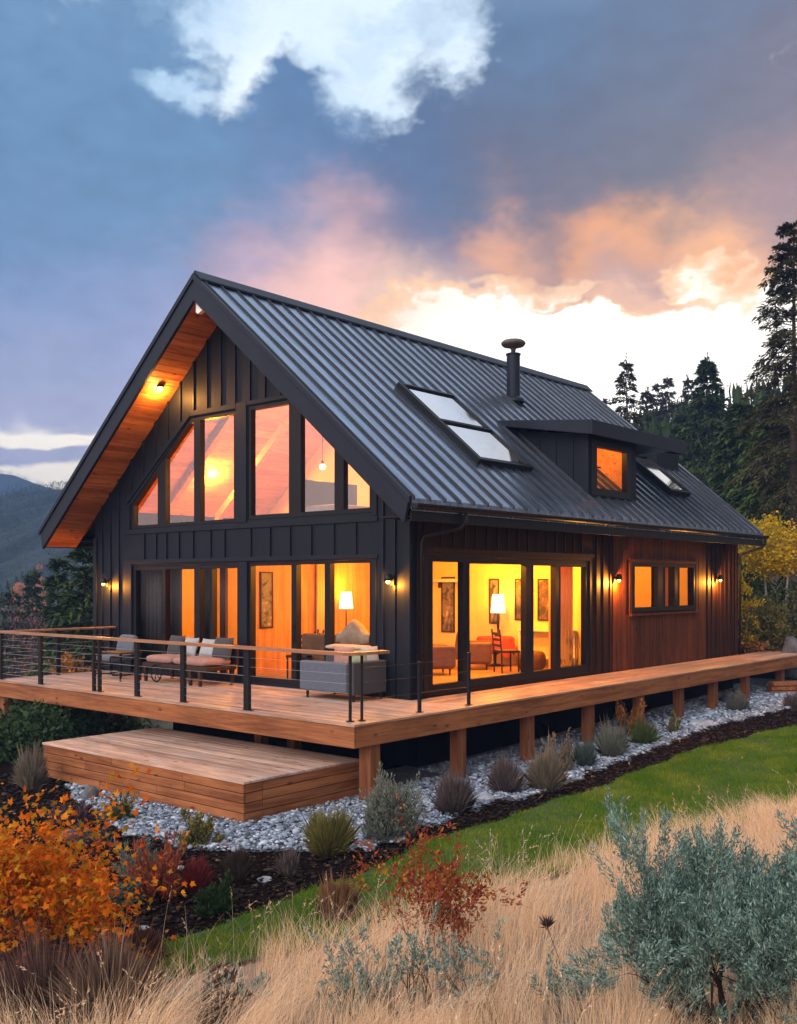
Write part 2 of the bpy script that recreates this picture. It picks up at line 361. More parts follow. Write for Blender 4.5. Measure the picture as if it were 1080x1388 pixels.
# ---------------------------------------------------------------- mesh helpers
def origin(o):
    p = np.zeros(3)
    while o is not None:
        p += np.array(o.location); o = o.parent
    return p
class MB:
    """collects shapes (world coordinates) and links them as one mesh object"""
    def __init__(s): s.v = []; s.f = []
    def quadbox(s, P):                       # 8 corners: bottom ring 0-3, top ring 4-7
        b = len(s.v); s.v += [tuple(p) for p in P]
        s.f += [[b + i for i in q] for q in ((3, 2, 1, 0), (4, 5, 6, 7), (0, 1, 5, 4), (1, 2, 6, 5), (2, 3, 7, 6), (3, 0, 4, 7))]
        return s
    def box(s, x0, x1, y0, y1, z0, z1):
        return s.quadbox([(x0, y0, z0), (x1, y0, z0), (x1, y1, z0), (x0, y1, z0), (x0, y0, z1), (x1, y0, z1), (x1, y1, z1), (x0, y1, z1)])
    def rbox(s, c, size, rz=0, rx=0):        # box by centre, rotated about z (and tilted about its local x)
        P = []
        cz, sz_, cx, sx_ = math.cos(rz), math.sin(rz), math.cos(rx), math.sin(rx)
        for z in (-.5, .5):
            for x, y in ((-.5, -.5), (.5, -.5), (.5, .5), (-.5, .5)):
                X, Y, Z = x * size[0], y * size[1], z * size[2]
                Y, Z = Y * cx - Z * sx_, Y * sx_ + Z * cx
                P.append((c[0] + X * cz - Y * sz_, c[1] + X * sz_ + Y * cz, c[2] + Z))
        return s.quadbox(P)
    def prism(s, poly, fn, d0, d1):          # poly (u,v) extruded from d0 to d1; fn(u,v,d) -> xyz
        n = len(poly); b = len(s.v)
        s.v += [fn(u, v, d0) for u, v in poly] + [fn(u, v, d1) for u, v in poly]
        s.f += [[b + i for i in range(n)][::-1], [b + n + i for i in range(n)]]
        s.f += [[b + i, b + (i + 1) % n, b + n + (i + 1) % n, b + n + i] for i in range(n)]
        return s
    def holed(s, outer, holes, fn, d0, d1):
        loops = [outer] + holes
        flat = [p for l in loops for p in l]
        tri = tessellate_polygon([[Vector((u, v, 0)) for u, v in l] for l in loops])
        b = len(s.v); n = len(flat)
        s.v += [fn(u, v, d0) for u, v in flat] + [fn(u, v, d1) for u, v in flat]
        s.f += [[b + i for i in t][::-1] for t in tri] + [[b + n + i for i in t] for t in tri]
        k = b
        for l in loops:
            m_ = len(l)
            s.f += [[k + i, k + (i + 1) % m_, k + n + (i + 1) % m_, k + n + i] for i in range(m_)]
            k += m_
        return s
    def poly(s, pts):
        b = len(s.v); s.v += [tuple(p) for p in pts]; s.f.append(list(range(b, b + len(pts)))); return s
    def tube(s, pts, r, sides=8, cap=True):
        pts = [Vector(p) for p in pts]; rr = r if isinstance(r, (list, tuple)) else [r] * len(pts)
        b = len(s.v); t0 = (pts[1] - pts[0]).normalized()
        u = t0.orthogonal().normalized()
        for i, p in enumerate(pts):
            t = (pts[min(i + 1, len(pts) - 1)] - pts[max(i - 1, 0)]).normalized()
            u = (u - t * u.dot(t)).normalized(); w = t.cross(u)
            for k in range(sides):
                a = 2 * math.pi * k / sides
                s.v.append(tuple(p + (u * math.cos(a) + w * math.sin(a)) * rr[i]))
        for i in range(len(pts) - 1):
            for k in range(sides):
                k2 = (k + 1) % sides
                s.f.append([b + i * sides + k, b + i * sides + k2, b + (i + 1) * sides + k2, b + (i + 1) * sides + k])
        if cap:
            s.f.append([b + k for k in range(sides)][::-1]); e = b + (len(pts) - 1) * sides
            s.f.append([e + k for k in range(sides)])
        return s
    def lathe(s, prof, c, sides=20):
        b = len(s.v)
        for r, z in prof:
            for k in range(sides):
                a = 2 * math.pi * k / sides
                s.v.append((c[0] + r * math.cos(a), c[1] + r * math.sin(a), c[2] + z))
        for i in range(len(prof) - 1):
            for k in range(sides):
                k2 = (k + 1) % sides
                s.f.append([b + i * sides + k, b + i * sides + k2, b + (i + 1) * sides + k2, b + (i + 1) * sides + k])
        s.f.append([b + k for k in range(sides)][::-1])
        e = b + (len(prof) - 1) * sides; s.f.append([e + k for k in range(sides)])
        return s
    def cushion(s, c, size, rz=0, rx=0, n=12, p=0.42, ry=0):
        b = len(s.v)
        cz, sz_, cx, sx_ = math.cos(rz), math.sin(rz), math.cos(rx), math.sin(rx)
        cy_, sy_ = math.cos(ry), math.sin(ry)
        sp = lambda a, e: math.copysign(abs(a) ** e, a)
        for i in range(n + 1):
            th = -math.pi / 2 + math.pi * i / n
            for k in range(2 * n):
                ph = math.pi * k / n
                X = sp(math.cos(th), 0.38) * sp(math.cos(ph), p) * size[0] / 2
                Y = sp(math.cos(th), 0.38) * sp(math.sin(ph), p) * size[1] / 2
                Z = sp(math.sin(th), 0.7) * size[2] / 2
                X, Z = X * cy_ + Z * sy_, -X * sy_ + Z * cy_
                Y, Z = Y * cx - Z * sx_, Y * sx_ + Z * cx
                s.v.append((c[0] + X * cz - Y * sz_, c[1] + X * sz_ + Y * cz, c[2] + Z))
        m_ = 2 * n
        for i in range(n):
            for k in range(m_):
                s.f.append([b + i * m_ + k, b + i * m_ + (k + 1) % m_, b + (i + 1) * m_ + (k + 1) % m_, b + (i + 1) * m_ + k])
        return s
    def pillow(s, size, rz, rx, n=12):
        cz, sz_, cx, sx_ = math.cos(rz), math.sin(rz), math.cos(rx), math.sin(rx)
        for sg_ in (-1, 1):
            b = len(s.v)
            for i in range(n + 1):
                for k in range(n + 1):
                    u, v = 2 * i / n - 1, 2 * k / n - 1
                    X = u * size[0] / 2 * (1 - 0.07 * (1 - v * v)); Z = v * size[2] / 2 * (1 - 0.07 * (1 - u * u))
                    Y = sg_ * size[1] / 2 * max(0, (1 - u ** 4) * (1 - v ** 4)) ** 0.6
                    Y, Z = Y * cx - Z * sx_, Y * sx_ + Z * cx
                    s.v.append((X * cz - Y * sz_, X * sz_ + Y * cz, Z))
            for i in range(n):
                for k in range(n):
                    q = [b + i * (n + 1) + k, b + (i + 1) * (n + 1) + k, b + (i + 1) * (n + 1) + k + 1, b + i * (n + 1) + k + 1]
                    s.f.append(q if sg_ < 0 else q[::-1])
        return s
    def build(s, name, m, parent=None, smooth=False, bevel=0, seg=2):
        me = bpy.data.meshes.new(name)
        o0 = origin(parent)
        me.from_pydata([tuple(np.array(v) - o0) for v in s.v], [], s.f)
        if smooth:
            me.polygons.foreach_set('use_smooth', [True] * len(me.polygons))
        me.materials.append(m); me.update()
        o = bpy.data.objects.new(name, me); COL.objects.link(o)
        o.parent = parent
        if bevel:
            b = o.modifiers.new('bevel', 'BEVEL'); b.width = bevel; b.segments = seg; b.limit_method = 'ANGLE'; b.angle_limit = R(40)
        return o
def tag(o, label, cat, group=None):
    o['label'] = label; o['category'] = cat
    if group: o['group'] = group
    return o
def thing(name, label, cat, loc=(0, 0, 0), group=None):
    o = bpy.data.objects.new(name, None); COL.objects.link(o); o.location = loc
    o.empty_display_size = 0.2
    return tag(o, label, cat, group)
def kind(o, k): o['kind'] = k; return o
def light(name, loc, power, parent, col=(1.0, 0.35, 0.022), r=0.05, spot=None):
    l = bpy.data.lights.new(name, 'SPOT' if spot else 'POINT'); l.energy = power; l.color = col; l.shadow_soft_size = r
    if spot: l.spot_size = R(spot); l.spot_blend = 0.6
    o = bpy.data.objects.new(name, l); COL.objects.link(o); o.location = np.array(loc) - origin(parent); o.parent = parent
    return o
XZ = lambda u, v, d: (u, d, v)       # walls facing the gable side
YZ = lambda u, v, d: (d, u, v)       # walls facing the long side

# ================================================================ house
PITCH, RX, RZ = 0.845, -4.75, 7.956
EX, EXL, YF, YB = 0.71, -10.42, -0.80, 14.15
L = 14.05
top = lambda x: RZ - PITCH * abs(x - RX)
house = thing('house', 'dark gabled cabin with lit windows and standing seam metal roof', 'house')
rect = lambda a, b, c, d: [(a, c), (b, c), (b, d), (a, d)]
# --- gable wall
LOW_A, LOW_B = rect(-8.04, -4.42, 0.06, 2.36), rect(-4.16, -0.88, 0.06, 2.40)
UP_A = [(-8.10, 3.17), (-4.52, 3.19), (-4.52, 5.43), (-5.98, 5.43), (-8.10, 3.70)]
UP_B = [(-4.17, 3.22), (-0.86, 3.22), (-0.86, 3.88), (-2.62, 5.46), (-4.17, 5.46)]
w = MB()
w.holed([(-9.5, 0), (0, 0), (0, top(0) - 0.41), (RX, RZ - 0.41), (-9.5, top(-9.5) - 0.41)], [LOW_A, LOW_B, UP_A, UP_B], XZ, 0.0, 0.18)
w.build('gable_wall', SIDING, house)
b = MB()
def vb(x, z0, z1): b.box(x - 0.024, x + 0.024, -0.034, -0.001, z0, z1)
for x in (-9.20, -8.87, -8.54): vb(x, 0.0, top(x) - 0.42)
for x in (-0.60, -0.33): vb(x, 0.0, top(x) - 0.42)
for x in (-7.58, -7.15, -6.78, -6.35, -5.87, -5.30, -4.86, -4.07, -3.51, -2.95, -2.38, -1.80, -1.25): vb(x, 2.50, 3.05)
for x in np.arange(-8.05, -1.6, 0.44):
    z0 = 5.56 if -6.0 < x < -2.55 else (3.86 + 0.845 * (x + 8.1) if x < RX else 4.02 + 0.88 * (-0.86 - x))
    z1 = top(x) - 0.42
    if z1 - z0 > 0.12: vb(x, z0, z1)
b.build('batten', TRIM, house)
t = MB()
t.box(-8.24, -0.72, -0.030, -0.0015, 3.06, 3.16)
t.box(-8.24, -0.72, -0.030, -0.0015, 2.41, 2.49)
t.box(-4.41, -4.17, -0.026, -0.0015, 0.0, 2.40); t.box(-4.50, -4.19, -0.026, -0.0015, 3.17, 5.56)
t.box(-8.16, -8.05, -0.026, -0.0015, 0.0, 2.40); t.box(-0.87, -0.76, -0.026, -0.0015, 0.0, 2.40)
t.box(-8.23, -8.12, -0.026, -0.0015, 3.17, 3.72); t.box(-0.85, -0.74, -0.026, -0.0015, 3.17, 3.86)
t.box(-5.98, -4.51, -0.026, -0.0015, 5.45, 5.56); t.box(-4.18, -2.62, -0.026, -0.0015, 5.475, 5.56)
t.quadbox([(-8.23, -0.026, 3.725), (-5.98, -0.026, 5.45), (-5.98, -0.0015, 5.45), (-8.23, -0.0015, 3.725), (-8.23, -0.026, 3.86), (-5.98, -0.026, 5.56), (-5.98, -0.0015, 5.56), (-8.23, -0.0015, 3.86)])
t.quadbox([(-2.62, -0.026, 5.475), (-0.74, -0.026, 3.79), (-0.74, -0.0015, 3.79), (-2.62, -0.0015, 5.475), (-2.62, -0.026, 5.56), (-0.74, -0.026, 3.90), (-0.74, -0.0015, 3.90), (-2.62, -0.0015, 5.56)])
t.box(-0.10, 0.03, -0.045, -0.002, 0.0, 3.02); t.box(-9.53, -9.40, -0.045, -0.002, 0.0, 3.02)
t.build('window_casing', TRIM, house, bevel=0.006)
# --- long wall
s_ = MB()
DOOR_S, WIN_S = rect(0.48, 6.05, 0.06, 2.46), rect(7.86, 11.32, 1.30, 2.45)
s_.holed([(0.18, 0), (L - 0.18, 0), (L - 0.18, 3.30), (0.18, 3.30)], [DOOR_S, WIN_S], YZ, 0.0, -0.18)
s_.build('long_wall', SIDEDARK, house)
b = MB()
def hb(y, z0, z1): b.box(0.001, 0.026, y - 0.018, y + 0.018, z0, z1)
for y in np.arange(0.85, 6.0, 0.345): hb(y, 2.60, 3.04)
for y in (0.2, 0.36): hb(y, 0, 3.04)
for y in np.arange(6.30, 7.0, 0.30): hb(y, 0, 3.04)
for y in np.arange(12.1, 14.0, 0.28): hb(y, 0, 3.04)
b.box(0.001, 0.03, 0.36, 6.2, 2.52, 2.60)
b.box(0.001, 0.04, L - 0.12, L, 0, 3.04)
b.build('batten', SIDEDARK, house)
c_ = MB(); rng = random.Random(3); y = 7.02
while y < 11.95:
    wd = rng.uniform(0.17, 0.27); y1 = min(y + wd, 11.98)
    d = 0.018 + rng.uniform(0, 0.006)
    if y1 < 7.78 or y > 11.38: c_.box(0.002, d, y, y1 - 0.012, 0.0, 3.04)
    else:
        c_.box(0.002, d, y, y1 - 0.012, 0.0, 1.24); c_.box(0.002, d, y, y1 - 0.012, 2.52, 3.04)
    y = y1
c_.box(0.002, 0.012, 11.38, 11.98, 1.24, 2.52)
c_.build('lamplit_boards', LITWOOD, house)  # same wood as the siding, coloured as if lit by the wall lamps
bw = MB(); bw.box(-9.5, 0, L - 0.18, L, 0, 3.3); bw.prism([(-9.5, 3.3), (0, 3.3), (0, top(0) - 0.41), (RX, RZ - 0.41), (-9.5, top(-9.5) - 0.41)], XZ, L - 0.18, L)
bw.build('back_wall', SIDING, house)
lw = MB(); lw.box(-9.5, -9.32, 0.18, L - 0.18, 0, 3.3); lw.build('left_wall', SIDING, house)
# --- roof
def slab(x0, x1, off0, off1, y0, y1):
    return [(x0, top(x0) + off0), (x1, top(x1) + off0), (x1, top(x1) + off1), (x0, top(x0) + off1)]
for nm, x1 in (('roof', EX), ('roof', EXL)):
    r_ = MB()
    dx = x1 - RX
    r_.prism(slab(RX, x1, -0.20, 0.0, 0, 0) if dx > 0 else slab(x1, RX, -0.20, 0.0, 0, 0), XZ, YF, YB)
    ro = r_.build('roof', ROOFM, house)
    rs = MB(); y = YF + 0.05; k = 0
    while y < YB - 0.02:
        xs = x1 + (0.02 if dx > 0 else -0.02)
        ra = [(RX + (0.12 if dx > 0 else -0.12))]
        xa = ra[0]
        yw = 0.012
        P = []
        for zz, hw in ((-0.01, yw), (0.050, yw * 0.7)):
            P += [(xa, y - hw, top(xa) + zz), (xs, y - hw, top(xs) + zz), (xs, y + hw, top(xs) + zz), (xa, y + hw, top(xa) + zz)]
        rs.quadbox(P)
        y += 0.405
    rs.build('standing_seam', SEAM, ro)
rc = MB()
rc.prism([(RX - 0.2, top(RX - 0.2) + 0.03), (RX, RZ + 0.035), (RX + 0.2, top(RX + 0.2) + 0.03), (RX + 0.2, top(RX + 0.2) + 0.075), (RX, RZ + 0.105), (RX - 0.2, top(RX - 0.2) + 0.075)], XZ, YF - 0.05, YB + 0.02)
rc.build('ridge_cap', FASCIA, house, bevel=0.01)
# rake fascia boards, soffit boards
for sgn, x1 in ((1, EX), (-1, EXL)):
    f_ = MB()
    pl = [(RX, RZ + 0.03), (x1, top(x1) + 0.03), (x1 - sgn * 0.11, top(x1) - 0.40), (RX, RZ - 0.49)]
    f_.prism(pl, XZ, YF - 0.07, YF - 0.002)
    f_.prism([(RX, RZ + 0.032), (x1 + sgn * 0.02, top(x1) + 0.02), (x1 + sgn * 0.02, top(x1) - 0.09), (RX, RZ - 0.09)], XZ, YF - 0.10, YF - 0.072)
    f_.build('rake_fascia', FASCIA, house, bevel=0.008)
    so_ = MB(); n_ = 44; dxs = (x1 - RX - sgn * 0.12) / n_
    for i in range(n_):
        xa, xb = RX + dxs * i + sgn * 0.006, RX + dxs * (i + 1) - sgn * 0.006
        P = []
        for zz in (-0.455, -0.435):
            P += [(xa, YF, top(xa) + zz), (xb, YF, top(xb) + zz), (xb, -0.003, top(xb) + zz), (xa, -0.003, top(xa) + zz)]
        if sgn < 0 or top(xb) > 3.62: so_.quadbox(P)
    so_.build('soffit', SOFFIT, house)
    d_ = MB()   # closing board behind the soffit grooves
    xa, xb = RX, x1 - sgn * 0.12
    P = []
    for zz in (-0.434, -0.40):
        P += [(xa, YF, top(xa) + zz), (xb, YF, top(xb) + zz), (xb, -0.003, top(xb) + zz), (xa, -0.003, top(xa) + zz)]
    d_.quadbox(P).build('soffit_backing', FOUND, house)
ev = MB()
ev.box(0.003, EX - 0.05, YF + 0.002, YB - 0.03, 3.045, 3.075); ev.box(EX - 0.045, EX - 0.01, YF, YB, 2.98, top(EX) - 0.205)
ev.build('eave_soffit', FRAME, house)
ev = MB(); ev.box(EXL + 0.02, EXL + 0.055, YF, YB, 2.80, top(EXL) - 0.205); ev.box(EXL + 0.06, -9.503, 0.0, YB - 0.03, 2.80, 2.83); ev.build('eave_soffit', FRAME, house)
gu = MB(); prof = []
for k in range(9):
    a = math.pi * k / 8; prof.append((EX + 0.075 + 0.07 * math.cos(math.pi + a), 3.25 + 0.085 * math.sin(math.pi + a)))
prof = prof + [(EX + 0.135, 3.25), (EX + 0.015, 3.25)]
gu.prism(prof, XZ, YF - 0.02, YB + 0.03)
gut = gu.build('gutter', BLACKM, house)
for yy, nm in ((0.20, 'downspout'), (YB - 0.05, 'downspout')):
    d_ = MB()
    if yy < 5: d_.tube([(EX + 0.07, 0.55, 3.19), (EX + 0.06, 0.55, 3.02), (EX - 0.02, 0.52, 2.92), (0.12, 0.24, 2.78), (0.075, 0.21, 2.68), (0.07, 0.21, 0.0)], 0.036, 10)
    else: d_.tube([(EX + 0.07, yy, 3.19), (EX + 0.06, yy, 3.04), (EX - 0.02, yy, 2.95), (0.16, yy, 2.78), (0.075, yy, 2.70), (0.07, yy, 0.0)], 0.036, 10)
    d_.build('downspout', BLACKM, house, smooth=True)
ap = MB(); ap.prism([(RX - 0.03, RZ - 0.52), (RX + 0.16, RZ - 0.69), (RX + 0.03, RZ - 0.74), (RX - 0.03, RZ - 0.70)], XZ, YF + 0.01, YF + 0.10); ap.build('apex_bracket', PAINTW, house)

# --- windows and glazed doors
def glazed(name, opening, panes, fn, d0, d1, dp, gm, handles=()):
    fr = MB(); fr.holed(opening, panes, fn, d0, d1)
    fo = fr.build(name, FRAME, house, bevel=0.004, seg=1)
    for pn in panes:
        p_ = MB(); p_.poly([fn(u, v, dp) for u, v in pn]); p_.build('pane', gm, fo)
    for (u, v) in handles:
        h = MB(); e = -0.035 if d0 < d1 else 0.035
        h.tube([fn(u, v - 0.16, d0), fn(u, v - 0.16, d0 + e), fn(u, v + 0.16, d0 + e), fn(u, v + 0.16, d0)], 0.012, 6); h.build('handle', BLACKM, fo)
    return fo
glazed('sliding_door', rect(-8.035, -4.425, 0.061, 2.355), [rect(-7.93, -6.99, .15, 2.26), rect(-6.86, -5.87, .15, 2.27), rect(-5.69, -5.36, .15, 2.28), rect(-5.28, -4.50, .15, 2.28)], XZ, 0.02, 0.14, 0.08, GLASS_LOW, [(-6.93, 1.05)])
glazed('sliding_door', rect(-4.155, -0.885, 0.061, 2.395), [rect(-4.09, -2.94, .15, 2.32), rect(-2.80, -2.06, .15, 2.33), rect(-1.92, -0.94, .15, 2.34)], XZ, 0.02, 0.14, 0.08, GLASS_LOW, [(-2.87, 1.05)])
glazed('gable_window', [(-8.095, 3.175), (-4.525, 3.195), (-4.525, 5.425), (-5.98, 5.425), (-8.095, 3.703)],
       [[(-8.00, 3.25), (-7.12, 3.25), (-7.12, 4.42), (-8.00, 3.70)], [(-6.84, 3.26), (-5.87, 3.26), (-5.87, 5.32), (-6.02, 5.31), (-6.84, 4.65)], [(-5.66, 3.26), (-4.60, 3.27), (-4.60, 5.35), (-5.66, 5.35)]], XZ, 0.015, 0.13, 0.07, GLASS_UP)
glazed('gable_window', [(-4.165, 3.225), (-0.865, 3.225), (-0.865, 3.877), (-2.62, 5.455), (-4.165, 5.455)],
       [[(-4.08, 3.31), (-3.00, 3.31), (-3.00, 5.38), (-4.08, 5.38)], [(-2.68, 3.31), (-1.80, 3.31), (-1.80, 4.60), (-2.64, 5.36), (-2.68, 5.36)], [(-1.57, 3.31), (-0.94, 3.31), (-0.94, 3.83), (-1.57, 4.39)]], XZ, 0.015, 0.13, 0.07, GLASS_UP)
glazed('sliding_door', rect(0.485, 6.045, 0.061, 2.455), [rect(0.64, 1.52, .2, 2.36), rect(1.72, 3.58, .22, 2.34), rect(3.85, 4.68, .22, 2.33), rect(4.87, 5.90, .22, 2.32)], YZ, -0.02, -0.14, -0.08, GLASS_SIDE, [(1.62, 0.95)])
glazed('side_window', rect(7.865, 11.315, 1.305, 2.445), [rect(8.0, 9.16, 1.41, 2.36), rect(9.55, 10.08, 1.41, 2.36), rect(10.35, 11.18, 1.41, 2.36)], YZ, 0.045, -0.12, -0.06, GLASS_SIDE)
sl_ = MB(); sl_.box(0.03, 0.11, 7.74, 11.45, 1.22, 1.27); sl_.build('window_sill', LITWOOD, house)
sl_ = MB(); sl_.box(0.022, 0.05, 7.76, 7.86, 1.27, 2.50); sl_.box(0.022, 0.05, 11.32, 11.42, 1.27, 2.50); sl_.box(0.022, 0.052, 7.76, 11.42, 2.452, 2.53); sl_.build('window_casing', LITWOOD, house)

# --- skylights, chimney
nrm = np.array([PITCH, 0, 1.0]) / math.hypot(PITCH, 1); dn = np.array([1.0, 0, -PITCH]) / math.hypot(PITCH, 1)
def onroof(x, y, h): return np.array([x, y, top(x)]) + nrm * h
def skylight(x0, x1, y0, y1, h, divs, parent):
    u0, u1 = 0.0, (x1 - x0) * math.hypot(1, PITCH)
    base = onroof(x0, y0, 0)
    fn = lambda u, v, d: tuple(base + dn * u + np.array([0, 1.0, 0]) * v + nrm * d)
    W_ = y1 - y0
    panes = []; n = divs; step = (u1 - 0.1) / n
    for i in range(n): panes.append(rect(0.09 + step * i, step * (i + 1) + 0.02, 0.09, W_ - 0.09))
    fr = MB(); fr.holed(rect(0, u1, 0, W_), panes, fn, -0.02, h)
    fo = fr.build('skylight', FRAME, parent, bevel=0.01)
    for p_ in panes:
        q = MB(); q.poly([fn(u, v, h - 0.03) for u, v in p_]); q.build('pane', SKYGLASS, fo)
    bk = MB()
    for p_ in panes: bk.poly([fn(u, v, h - 0.07) for u, v in p_])
    bk.build('blind', PAINTW, fo)
    return fo
skylight(-2.42, -0.36, 2.42, 4.28, 0.12, 2, house)
skylight(-1.55, -0.28, 10.38, 11.55, 0.16, 1, house)
ch = MB(); cx_, cy_ = -3.05, 7.62
ch.lathe([(0.165, -0.35), (0.165, 1.05), (0.185, 1.06), (0.185, 1.09), (0.165, 1.10), (0.15, 1.10)], (cx_, cy_, 6.55), 24)
cho = ch.build('chimney', FASCIA, house, smooth=False)
cc = MB(); cc.lathe([(0.05, 1.09), (0.06, 1.20), (0.10, 1.24), (0.26, 1.28), (0.30, 1.33), (0.30, 1.37), (0.24, 1.42), (0.08, 1.44)], (cx_, cy_, 6.55), 24)
cc.build('chimney_cap', mat('rusty_cap', (0.10, 0.075, 0.06), 0.6, 0.4, var=0.3), cho, smooth=True)
cf = MB(); cf.lathe([(0.30, -0.06), (0.27, 0.02), (0.18, 0.08)], (cx_, cy_, 6.50), 24); cf.build('chimney_flashing', FASCIA, cho)

# --- dormer
DX = 0.12
dw = MB()
dw.holed(rect(5.75, 7.92, 3.55, 5.16), [rect(5.98, 7.50, 3.94, 4.98)], YZ, DX, DX - 0.14)
dw.prism([(DX - 0.14, 3.6), (DX - 0.14, 5.16), (-1.9, 5.42)], XZ, 5.75, 5.87)
dw.prism([(DX - 0.14, 3.6), (DX - 0.14, 5.16), (-1.9, 5.42)], XZ, 7.80, 7.92)
dor = dw.build('dormer', SIDING, house)
db = MB()
for x in (-0.25, -0.68, -1.10): db.box(x - 0.02, x + 0.02, 5.725, 5.749, top(x) - 0.02, 5.14)
db.box(DX - 0.12, DX + 0.018, 5.72, 5.749, 3.80, 5.14)
db.build('batten', TRIM, dor)
fr = MB(); fr.holed(rect(5.86, 7.62, 3.86, 5.06), [rect(6.07, 7.42, 4.02, 4.91)], YZ, DX + 0.03, DX - 0.08)
fo = fr.build('dormer_window', FRAME, dor, bevel=0.006)
p_ = MB(); p_.poly([(DX - 0.02, u, v) for u, v in rect(6.07, 7.42, 4.02, 4.91)]); p_.build('pane', GLASS_SIDE, fo)
dr = MB()
dr.prism([(0.42, 5.28), (0.42, 5.36), (-1.95, 5.58), (-1.95, 5.48)], XZ, 5.36, 9.78); dr.build('dormer_roof', ROOFM, dor)
dr = MB(); dr.box(0.425, 0.465, 5.32, 9.82, 5.07, 5.375)
dr.prism([(0.424, 5.07), (0.424, 5.375), (-1.93, 5.60), (-1.93, 5.48)], XZ, 5.315, 5.355)
dr.prism([(0.424, 5.07), (0.424, 5.375), (-1.93, 5.60), (-1.93, 5.48)], XZ, 9.785, 9.825)
dr.build('dormer_fascia', FASCIA, dor, bevel=0.006)
dr = MB(); dr.box(DX + 0.002, 0.42, 5.36, 9.78, 5.165, 5.19); dr.box(-1.3, DX, 7.925, 9.78, 5.165, 5.19); dr.build('dormer_soffit', FRAME, dor)
dr = MB(); dr.prism([(-1.3, top(-1.3) - 0.1), (-1.3, 5.16), (-1.45, 5.16), (-1.45, top(-1.45) - 0.1)], XZ, 7.93, 9.78); dr.build('dormer_side_wall', SIDING, dor)
dr = MB(); dr.box(-2.4, -1.35, 11.95, 13.3, 4.9, 5.85); dr.build('roof_box', SIDING, house, bevel=0.02)
di = MB(); di.poly([(-1.30, 5.88, 4.75), (-1.30, 7.79, 4.75), (-1.30, 7.79, 5.3), (-1.30, 5.88, 5.3)]); di.poly([(-0.05, 5.88, 3.85), (-1.30, 5.88, 4.9), (-1.30, 7.79, 4.9), (-0.05, 7.79, 3.85)])
di.poly([(0.0, 5.876, 3.85), (0.0, 5.876, 5.14), (-1.30, 5.876, 5.30), (-1.3, 5.876, 4.8)]); di.poly([(0.0, 7.794, 3.85), (0.0, 7.794, 5.14), (-1.30, 7.794, 5.30), (-1.3, 7.794, 4.8)])
di.poly([(0.0, 5.88, 5.14), (0.0, 7.79, 5.14), (-1.30, 7.79, 5.29), (-1.30, 5.88, 5.29)])
di.build('dormer_lining', INWOODY, dor)
light('dormer_light', (-0.45, 6.9, 4.98), 60, dor)
tg = MB(); tg.box(-0.65, -0.55, 6.0, 7.5, 4.62, 4.65); tg.build('dormer_shelf', DARKW, dor)

# --- inside
fl = MB(); fl.box(-9.32, -0.18, 0.18, L - 0.18, 0.0, 0.09); fl.build('interior_floor', INFLOOR, house)
sf = MB(); sf.box(-9.32, -0.18, 0.18, L - 0.18, 2.72, 3.02); sf.build('upper_floor', INWOODY, house)
lin = MB()
for sgn, x1 in ((1, -0.18), (-1, -9.32)):
    n_ = 30; dxs = (x1 - RX) / n_
    for i in range(n_):
        xa, xb = RX + dxs * i + sgn * 0.004, RX + dxs * (i + 1) - sgn * 0.004
        P = []
        for zz in (-0.44, -0.40):
            P += [(xa, 0.185, top(xa) + zz), (xb, 0.185, top(xb) + zz), (xb, 6.0, top(xb) + zz), (xa, 6.0, top(xa) + zz)]
        lin.quadbox(P)
lin.build('vaulted_ceiling', INWOODY, house)
iw = MB(); iw.prism([(-9.32, 3.02), (-0.18, 3.02), (-0.18, top(-0.18) - 0.45), (RX, RZ - 0.45), (-9.32, top(-9.32) - 0.45)], XZ, 5.0, 5.12)
iw.build('upper_partition', CREAM, house)
iw = MB(); iw.box(-5.12, -0.18, 6.3, 6.42, 0.09, 2.72); iw.build('room_partition', CREAM, house)
iw = MB(); iw.box(-5.24, -5.12, 1.0, 6.42, 0.09, 2.72); iw.build('room_partition', INWOODZ, house)
iw = MB(); iw.box(-3.2, -3.1, 6.42, L - 0.18, 0.09, 2.72); iw.build('room_partition', INWOODZ, house)
iw = MB(); iw.box(-3.1, -0.18, 11.6, 11.7, 0.09, 2.72); iw.build('room_partition', CREAM, house)
iw = MB(); iw.box(-9.318, -9.29, 0.185, 3.399, 0.092, 2.718); iw.build('wall_lining', CREAM, house)
iw = MB(); iw.box(-9.288, -5.24, 3.4, 3.5, 0.09, 2.72); iw.build('room_partition', CREAM, house)
bm_ = MB()
for yy in (1.6, 3.3):
    for sgn in (1, -1):
        xa, xb = RX, RX + sgn * 4.5
        P = []
        for zz in (-0.66, -0.445):
            P += [(xa, yy, top(xa) + zz), (xb, yy, top(xb) + zz), (xb, yy + .14, top(xb) + zz), (xa, yy + .14, top(xa) + zz)]
        bm_.quadbox(P)
bm_.build('rafter', INWOODY, house)

# ================================================================ deck
deck = thing('deck', 'raised cedar deck wrapping the cabin on timber posts', 'deck')
d_ = MB(); y = -2.74
while y < -0.01:
    y1 = y + 0.139
    cuts = [-8.76] + sorted(rng.uniform(-7.5, 0.2) for _ in range(2)) + [1.25]
    for a, b in zip(cuts, cuts[1:]): d_.box(a + 0.003, b - 0.003, y + 0.0055, min(y1, 0.0) - 0.0055, -0.032, 0.0 - rng.uniform(0, 0.002))
    y = y1
d_.build('deck_boards', DECKX, deck, bevel=0.003, seg=1)
d_ = MB(); x = 0.05
while x < 1.24:
    x1 = x + 0.1395
    cuts = [0.004] + sorted(rng.uniform(2, 15) for _ in range(3)) + [17.4]
    for a, b in zip(cuts, cuts[1:]): d_.box(x + 0.0055, min(x1, 1.25) - 0.0055, a + 0.003, b - 0.003, -0.032, 0.0 - rng.uniform(0, 0.002))
    x = x1
